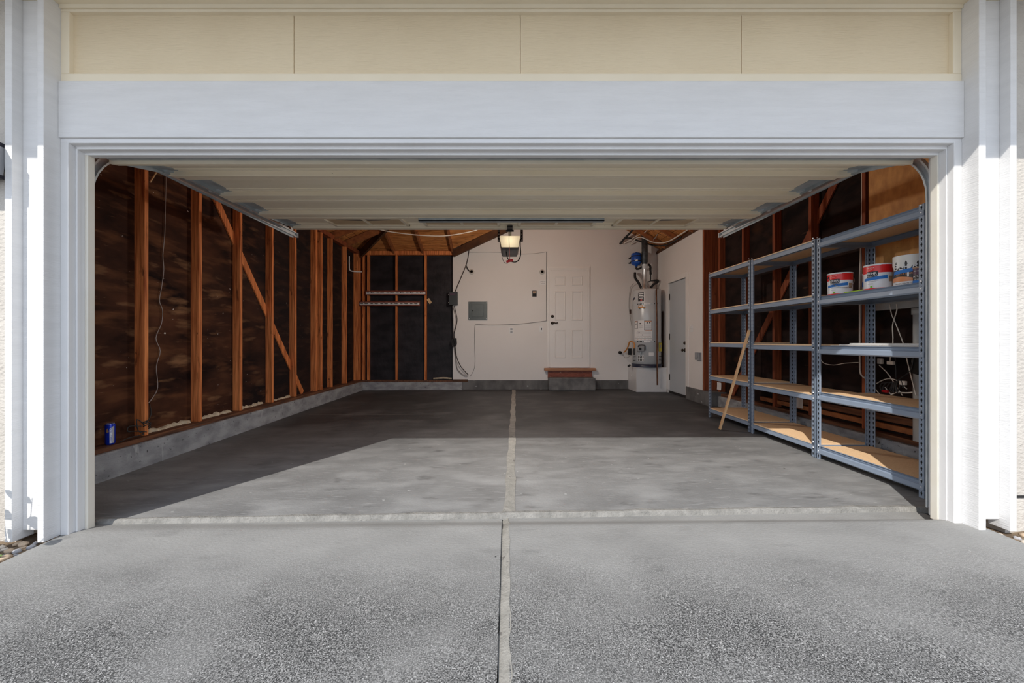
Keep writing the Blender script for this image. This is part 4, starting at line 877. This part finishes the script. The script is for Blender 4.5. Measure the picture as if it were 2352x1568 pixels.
def plate(name, px0, px1, py0, py1, label, cat, holes, m='plastic_white'):
    e = empty(name, (sc((px0 + px1) / 2), DB, zz(py1)), label, cat)
    MB().box(sc(px0), sc(px1), DB - .007, DB, zz(py1), zz(py0)).build('cover_plate', m, e, bevel=.002)
    for nm, a, b, c_, d_, mm, th_ in holes: MB().box(sc(a), sc(b), DB - .007 - th_, DB - .006, zz(d_), zz(c_)).build(nm, mm, e, bevel=.001)
plate('power_outlet', 1170, 1179, 752, 766, 'white power outlet low on the back wall', 'outlet', [('socket_face', 1172, 1177.2, 753.5, 758, 'print_grey', .003), ('socket_face', 1172, 1177.2, 760, 764.5, 'print_grey', .003)])
plate('light_switch', 1239, 1247.5, 749, 762, 'white light switch on the back wall left of the white door', 'switch', [('toggle', 1242.4, 1244.4, 753, 757.5, 'slot_dark', .012)])
plate('opener_button', 1222.5, 1232.5, 667, 681, 'black wall button on the white back wall left of the door', 'switch', [('push_button', 1224, 1231, 668.5, 673.5, 'label_brown', .006), ('lower_key', 1224, 1231, 675, 680, 'slot_dark', .004)], 'black_metal')
e = MB().box(sc(1239.5), sc(1253.5), DB - .003, DB, zz(654.5), zz(644)); lb = e.build('paper_label', 'sticker_white'); tag(lb, 'small white paper label stuck on the back wall beside the door frame', 'label')
q = MB(); text_flat(q, 'OPENER', .030, (sc(1247), DB - .0035, zz(647.2))); q.build('print', 'pan_navy', lb)
q = MB().box(sc(1242), sc(1252), DB - .0036, DB - .0028, zz(651), zz(650.4)); q.build('print', 'print_grey', lb)
tb = MB().bar((sc(981), 8.525, zz(685.5)), (sc(988), 8.525, zz(695.5)), .062, .02, side=(1, 0, .7)); tag(tb.build('wood_tag', 'tan_tag'), 'small tan block tilted on the black paper right of the racks', 'block')
def rack(px0, px1, py, label, d=8.44):
    e = empty('tool_rack', (sc((px0 + px1) / 2), d, zz(py)), label, 'rack', 'white strip tool racks on the back studs')
    MB().box(sc(px0), sc(px1), d - .02, d - .002, zz(py + 5.5), zz(py - 5)).build('backing_board', 'redwood', e, bevel=.002)
    MB().box(sc(px0) + .01, sc(px1) - .01, d - .026, d - .02, zz(py + 3.3), zz(py - 2)).build('strip', 'plastic_white', e)
    n = 12; s0, s1 = sc(px0 + 6), sc(px1 - 8)
    for i in range(n):
        x = s0 + (s1 - s0) * i / (n - 1)
        q = MB().box(x - .026, x + .026, d - .034, d - .025, zz(py + 1.2), zz(py - .3))
        if i % 2: q.tube([(x - .026, d - .034, zz(py)), (x - .03, d - .05, zz(py + .3)), (x - .034, d - .052, zz(py - 1.5))], .006, 6)
        q.build('hook', 'slot_dark', e)
rack(840.5, 978.5, 672.5, 'upper white strip tool rack on the black papered wall')
rack(826.5, 965, 697, 'lower white strip tool rack on the black papered wall')

# ------------------------------------------------------------------ things on the left wall
bc = onX(253, 1019, -3.225); c = (bc.x, bc.y, .2405); a0 = math.atan2(-c[0], c[1])
e = empty('drink_can', c, 'tall blue and silver drink can standing on the left sill', 'can')
MB().lathe(c, [(.024, 0), (.026, .003), (.0315, .010), (.0315, .158), (.027, .166), (.027, .169)], 32).build('can_body', 'can_blue', e)
MB().lathe((c[0], c[1], c[2] + .1655), [(.027, 0), (.0275, .004), (.025, .004), (.024, .001), (.001, .001)], 28).build('can_top', 'can_silver', e)
q = MB().patch(c, .0322, a0 - .12, a0 + .80, c[2] + .014, c[2] + .155, 8, top=lambda t: c[2] + .13 + .025 * t); q.build('silver_panel', 'can_silver', e)
q = MB().patch(c, .0326, a0 - .75, a0 - .25, c[2] + .105, c[2] + .135, 6, top=lambda t: c[2] + .11 + .025 * math.sin(t * 3.1), bot=lambda t: c[2] + .105 - .008 * math.sin(t * 3)); q.build('emblem', 'label_brown', e)
q = MB(); vs, fs = lettering('ENERGY DRINK', .021)
q.add([(c[0] + .033 * math.sin(a0 + .20 - y / .033), c[1] - .033 * math.cos(a0 + .20 - y / .033), c[2] + .083 + x * .85) for x, y in vs], fs); q.build('lettering', 'can_blue', e)
def WLp(px, py, X=-3.285): return onX(px, py, X)
pts = [WLp(px, py) for px, py in ((382, 375), (381, 420), (380, 470), (378, 540), (374, 585), (376, 620), (371, 660), (366, 690), (373, 712), (371, 742), (358, 776), (368, 806), (359, 842), (362, 890), (347, 918), (340, 925))]
wire('loose_wire', pts, .0036, 'wire_grey', 'thin grey wire winding down the brown paper between the first two studs')
q = MB(); D0 = 3.43
for i in range(3):
    z = .30 + .018 * i; q.tube([(-3.205 + .012 * math.cos(t), D0 + .019 + .032 * math.sin(t), z + .006 * t) for t in lin(0, 6.28, 10)], .0042, 6, smooth=2)
q.tube([WLp(343, 925, -3.26), (-3.20, D0 + .05, .42), (-3.20, D0 - .01, .35), (-3.22, D0 - .06, .40), (-3.22, D0 - .05, .30), (-3.2, D0 - .02, .26), (-3.19, D0 - .16, .262), (-3.185, D0 - .24, .25)], .0042, 6)
q.tube([(-3.22, D0 - .02, .33), (-3.23, D0 - .12, .35), (-3.22, D0 - .14, .31), (-3.22, D0 - .08, .30), (-3.21, D0 + .02, .27)], .0042, 6)
tag(q.build('loose_wire', 'cable_black'), 'tangle of dark wire wrapped round the foot of the first left stud', 'wire')
wire('cable_stub', [onX(364, 388, -3.27), onX(355, 402, -3.25), onX(345, 418, -3.23)], .007, 'tan_tag', 'short tan cable end sticking out high beside the first left stud')
hk = MB().tube([(-3.20, 7.85, 2.80), (-3.20, 7.85, 2.62), (-3.19, 7.86, 2.52), (-3.10, 7.90, 2.50), (-2.98, 7.95, 2.505)], .012, 8); tag(hk.build('wall_bracket', 'plastic_white'), 'white angled bracket high on the left wall between the far studs', 'bracket')
wire('electrical_cable', [at(865, 525, 7.2), at(890, 531, 7.25), at(925, 536, 7.3), at(970, 540.5, 7.3), at(1020, 541.5, 7.3), at(1060, 536, 7.3), at(1095, 528, 7.3), at(1100, 522, 7.3)], .010, 'cable_white', 'white cable sagging below the rafters over the papered bay', n=8)
wire('roof_pipe', [at(1103, 550, 8.1), at(1118, 541, 8.0), at(1142, 527, 7.9)], .014, 'cable_grey', 'thin grey pipe slanting up beside the opener into the roof')

# ------------------------------------------------------------------ things on the right wall
def RWp(px, py, X=3.25): return onX(px, py, X)
def wallplate(name, px0, px1, py0, py1, th_, m, label, cat, X=3.26):
    a = RWp(px0, py0, X); b = RWp(px1, py1, X)
    o = MB().box(X - th_, X - .0005, min(a.y, b.y), max(a.y, b.y), min(a.z, b.z), max(a.z, b.z)).build(name, m, bevel=min(.004, th_ / 3)); return tag(o, label, cat)
sw = wallplate('switch_plate', 1586, 1591.5, 745, 762, .008, 'plastic_white', 'white switch plate beside the grey door', 'switch')
q = MB(); yb = WL['switch_plate']; 
for dy in (-.03, .03): q.box(3.235, 3.253, yb.y + dy - .008, yb.y + dy + .008, yb.z + .07, yb.z + .10)
q.build('toggle', 'plastic_white', sw)
ob = wallplate('outlet_box', 1601.5, 1611.5, 809, 827, .045, 'plastic_grey', 'grey weatherproof outlet box low on the white right wall', 'outlet')
q = MB(); yb = WL['outlet_box']; q.box(3.205, 3.217, yb.y - .045, yb.y + .02, yb.z + .03, yb.z + .13); q.build('flip_cover', 'plastic_grey', ob, bevel=.003)
for i, (d, z, lab) in enumerate(((6.19, .295, 'white paper hanging low on the right wall behind the farthest shelving unit'), (4.52, .29, 'white paper stuck low on the right wall behind the middle shelving unit'))):
    q = MB(); grid(q, lin(0, .12, 3), lin(0, .12, 4), lambda x, y: 0); 
    q.v = [((3.414 if i == 0 else 3.445) + .004 * math.sin(y * 20), d + x, z + y) for x, y, _ in q.v]; q.f = [f[::-1] for f in q.f]
    q.v += [(x + .002, y, zq) for x, y, zq in q.v]; n_ = len(q.v) // 2; k_ = len(q.f)
    for j in range(k_): q.f.append(tuple(i_ + n_ for i_ in q.f[j][::-1])); q.m.append(0); q.s.append(False)
    tag(q.build('paper_sheet', 'sticker_white'), lab, 'paper')
pv = MB().lathe((3.455, 3.24, .2405), [(.045, 0), (.045, .6), (.052, .6), (.052, .68), (.045, .68), (.045, 1.06), (.054, 1.06), (.054, 1.115), (.045, 1.115)], 24); tag(pv.build('conduit_pipe', 'pvc_grey'), 'grey plastic pipe upright on the right wall behind the nearest shelves', 'pipe')
bj = MB().prism([(3.22, 1.00), (3.30, .95), (3.23, .93), (3.28, .82), (3.20, .80), (3.17, .92)], 'x', 3.385, 3.40); tag(bj.build('pipe_bracket', 'black_metal'), 'jagged black bracket clinging to the grey plastic pipe', 'bracket')
def RW(px, py, X=3.38): return onX(px, py, X)
wire('electrical_cable', [RW(1981, 376, 3.44), RW(1980, 440, 3.44), RW(1979, 520, 3.44), RW(1975, 640, 3.44), RW(1975, 740, 3.44), RW(1975, 830, 3.44), RW(1977, 858, 3.42), RW(1987, 868, 3.40)], .007, 'cable_white', 'white cable running straight down the right wall behind the nearest shelves', n=8)
wire('electrical_cable', [RW(1985, 376, 3.45), RW(1984, 450, 3.45), RW(1983, 530, 3.45), RW(1979, 640, 3.45), RW(1977, 760, 3.45)], .006, 'cable_grey', 'grey cable beside the straight white cable on the right wall', n=8)
wire('loose_cable', [RW(1884, 824), RW(1893, 834), RW(1915, 838), RW(1940, 834), RW(1972, 832)], .004, 'cable_white', 'white cord drooping sideways behind the nearest unit below its middle shelf')
wire('loose_cable', [RW(2043, 698), RW(2048, 722), RW(2054, 735), RW(2066, 765), RW(2075, 790), RW(2083, 825), RW(2094, 870), RW(2104, 908)], .004, 'cable_white', 'long white cord falling diagonally past the grey plastic pipe')
wire('loose_cable', [RW(2059, 698), RW(2060, 712), RW(2054, 732), RW(2050, 750), RW(2051, 785), RW(2045, 822), RW(2045, 832)], .0045, 'cable_white', 'white cord crossing the long diagonal cord and ending at a plug')
wire('loose_cable', [RW(2019, 838), RW(2037, 855), RW(2050, 873), RW(2062, 892), RW(2073, 908)], .004, 'cable_white', 'white cord slanting down through the tangle near the pipe')
wire('loose_cable', [RW(2013, 881), RW(2025, 874), RW(2040, 869.5), RW(2057, 872), RW(2070, 882), RW(2083, 893)], .004, 'cable_white', 'white cord arched over the black tangle behind the nearest shelves')
wire('loose_cable', [RW(2012, 894), RW(2016, 900), RW(2022, 906)], .004, 'cable_white', 'short white cord end behind the nearest rear post')
wire('loose_cable', [RW(2033, 889), RW(2040, 898), RW(2047, 906)], .004, 'cable_white', 'short white cord end beside the red plug')
wire('loose_cable', [RW(2047, 906), RW(2060, 901), RW(2080, 902), RW(2096, 901)], .006, 'cable_white', 'white cord lying level at the bottom of the tangle')
q = MB()
for i in range(7): q.tube([RW(2030 + 8 * math.cos(t + i) + 6 * i, 888 + (9 + i) * math.sin(t * 1.0 + i * .5), 3.40 - .008 * i) for t in lin(0, 5.2, 10)], .0055, 6, smooth=2)
q.tube([RW(2056, 820, 3.42), RW(2058, 850, 3.42), RW(2058, 872, 3.40)], .005, 6).tube([RW(2098, 822), RW(2094, 845), RW(2085, 857), RW(2062, 873)], .005, 6)
tag(q.build('coiled_wire', 'cable_black'), 'black tangle of cords behind the nearest shelves beside the pipe', 'wire')
def blockat(px, py, w_, h_, X, m, name, label, cat):
    p = RW(px, py, X); o = MB().box(X - .012, X + .012, p.y - w_ / 2, p.y + w_ / 2, p.z - h_ / 2, p.z + h_ / 2).build(name, m, bevel=.004); return tag(o, label, cat)
blockat(2046, 833, .055, .03, 3.37, 'cable_white', 'cord_plug', 'white plug hanging at the end of the short white cord', 'plug')
blockat(2022, 829, .04, .05, 3.37, 'porcelain', 'metal_clip', 'pale clip hanging beside the white plug on the right wall', 'clip')
blockat(2033, 898, .045, .022, 3.36, 'red_plastic', 'red_plug', 'small red plug in the black tangle behind the nearest shelves', 'plug')
blockat(2074, 879, .05, .035, 3.36, 'cable_white', 'cord_connector', 'cluster of pale connectors in the black tangle by the pipe', 'plug')
# wiring in the roof over the water heater
wire('roof_cable', [at(1448, 562, 8.38), at(1460, 548, 8.2), at(1475, 545, 8.1), at(1500, 556, 8.0), at(1530, 556, 7.6), at(1560, 540, 7.2), at(1585, 524, 6.9)], .013, 'cable_white', 'white cable looping under the rafters above the grey door', n=8)
wire('roof_cable', [at(1424, 560, 8.38), at(1440, 546, 8.3), at(1470, 554, 8.3), at(1500, 563, 8.25), at(1530, 562, 7.7), at(1565, 544, 7.2)], .015, 'cable_black', 'black cable running behind the white cable along the top of the right wall', n=8)
wire('roof_cable', [at(1424, 560, 8.4), at(1434, 548, 8.3), at(1447, 535, 8.1), at(1456, 524, 7.9)], .022, 'foam_black', 'thick black pipe slanting into the roof left of the flue', n=8)
wire('roof_cable', [at(1430, 561, 8.4), at(1445, 552, 8.3), at(1465, 540, 8.1), at(1478, 536, 8.0), at(1490, 524, 7.8)], .008, 'cable_white', 'thin white cable slanting into the roof left of the flue', n=8)
wire('roof_cable', [at(1495, 557, 8.1), at(1505, 546, 7.9), at(1512, 534, 7.8), at(1517, 524, 7.7)], .008, 'cable_grey', 'thin grey cable rising into the roof right of the flue', n=8)

# ------------------------------------------------------------------ outside: lantern, stones, plants
ln = empty('wall_lantern', (-2.80, 2.15, 1.9), 'dark wall lantern on the stucco at the left edge', 'lantern')
MB().box(-2.86, -2.745, 2.13, 2.15, 2.02, 2.16).build('wall_plate', 'lantern_black', ln, bevel=.004)
MB().prism([(-2.93, 1.98), (-2.757, 1.98), (-2.741, 2.13), (-2.95, 2.13)], 'y', 1.99, 2.12).build('glass', 'lantern_glass', ln)
q = MB().box(-2.955, -2.738, 1.985, 2.125, 2.13, 2.15).box(-2.935, -2.752, 1.985, 2.125, 1.96, 1.98)
q.box(-2.764, -2.745, 1.98, 1.995, 1.98, 2.13).box(-2.80, -2.79, 1.98, 1.99, 1.98, 2.13); q.build('frame', 'lantern_black', ln)
def stone_mesh(seed, m):
    rnd = random.Random(seed); mb = MB(); n, k = 10, 6; sx, sy, sz = rnd.uniform(.8, 1.3), rnd.uniform(.7, 1.1), rnd.uniform(.45, .7)
    ph = [rnd.uniform(0, 6) for _ in range(4)]
    vs = [(0, 0, -sz * .9)]
    for j in range(1, k):
        b = -math.pi / 2 + math.pi * j / k
        for i in range(n):
            a = 2 * math.pi * i / n; r = 1 + .16 * math.sin(2 * a + ph[0]) + .12 * math.sin(3 * a + ph[1] + 2 * b) + .08 * math.cos(5 * b + ph[2])
            vs.append((sx * r * math.cos(a) * math.cos(b), sy * r * math.sin(a) * math.cos(b), sz * r * math.sin(b)))
    vs.append((0, 0, sz * .9)); fs = [(0, 1 + (i + 1) % n, 1 + i) for i in range(n)]
    for j in range(k - 2): fs += [(1 + j * n + i, 1 + j * n + (i + 1) % n, 1 + (j + 1) * n + (i + 1) % n, 1 + (j + 1) * n + i) for i in range(n)]
    t_ = len(vs) - 1; fs += [(t_, 1 + (k - 2) * n + i, 1 + (k - 2) * n + (i + 1) % n) for i in range(n)]
    mb.add(vs, fs, 0, True); me = bpy.data.meshes.new('stone'); me.from_pydata(mb.v, [], mb.f)
    me.materials.append(M[m])
    for p in me.polygons: p.use_smooth = True
    return me
SM = [(stone_mesh(i, ('stone_a', 'stone_b', 'stone_c')[i % 3]), ('tan', 'grey', 'pale cream')[i % 3]) for i in range(9)]
rs = random.Random(3)
def stones(n, xa, xb, ya, yb, z, where, grp, avoid):
    put = []; tries = 0
    while len(put) < n and tries < 6000:
        tries += 1
        x, y = rs.uniform(xa, xb), rs.uniform(ya, yb); r = rs.choice((.013, .016, .02, .024, .03))
        if avoid(x, y, r) or any((x - a) ** 2 + (y - b) ** 2 < ((r + c_) * 1.12) ** 2 for a, b, c_ in put): continue
        put.append((x, y, r))
        me, colr = rs.choice(SM); o = bpy.data.objects.new('river_stone', me); COL.objects.link(o)
        o.location = (x, y, z + r * .30); o.scale = (r, r, r); o.rotation_euler = (0, 0, rs.uniform(0, 6.28))
        tag(o, colr + ' rounded river stone in the gravel ' + where, 'stone', colr + ' stones ' + grp)
stones(75, -2.80, -2.515, 1.72, 2.14, -.035, 'at the foot of the left post', 'by the left post', lambda x, y, r: y > 2.085 and (x > -2.56 or x < -2.68) or y + r > 2.14)
stones(40, 2.635, 3.0, 1.85, 2.14, .015, 'at the foot of the right post', 'by the right post', lambda x, y, r: y > 2.08 and (2.70 < x < 2.78 or x < 2.61) or y + r > 2.14)
def leafy(name, base, n, spread, hgt, size, label, seed, group=None, lean=(0, 0)):
    rnd = random.Random(seed); e = empty(name, base, label, 'plant', group); stm = MB(); lv = MB(); b = Vector(base)
    for i in range(n):
        a = rnd.uniform(0, 6.28); r = rnd.uniform(.2, 1) * spread; h_ = hgt * rnd.uniform(.5, 1)
        tip = b + Vector((r * math.cos(a) + lean[0] * h_, r * math.sin(a) + lean[1] * h_, h_)); stm.tube([b, b.lerp(tip, .5) + Vector((0, 0, h_ * .15)), tip], [.004, .0018], 5)
        for k in range(3):
            q = b.lerp(tip, .55 + .2 * k); az = a + rnd.uniform(-1.3, 1.3); u = Vector((math.cos(az), math.sin(az), rnd.uniform(-.1, .6))).normalized(); s_ = u.cross(Vector((0, 0, 1))).normalized(); up = s_.cross(u)
            L_ = size * rnd.uniform(.7, 1.2); W_ = L_ * .42
            ring = [q, q + u * L_ * .35 + s_ * W_, q + u * L_ * .75 + s_ * W_ * .7 - up * L_ * .04, q + u * L_ - up * L_ * .1, q + u * L_ * .75 - s_ * W_ * .7 - up * L_ * .04, q + u * L_ * .35 - s_ * W_]
            mid = q + u * L_ * .5 + up * L_ * .06
            lv.add(ring + [mid] + [p - up * .0012 for p in ring], [(6, i_, (i_ + 1) % 6) for i_ in range(6)] + [tuple(range(12, 6, -1))], 0, True)
    stm.build('stem', 'stem_brown', e); lv.build('foliage', 'leaf', e)
leafy('weed', (-2.70, 1.93, -.035), 5, .035, .05, .032, 'low green weed among the stones at the left edge', 2)
leafy('weed', (-2.575, 1.925, -.035), 4, .025, .04, .026, 'small green weed growing at the edge of the driveway by the left post', 5)
leafy('shrub', (-2.86, 1.80, -.035), 22, .15, .46, .075, 'leafy shrub beside the stucco at the left edge', 9, lean=(.08, .0))
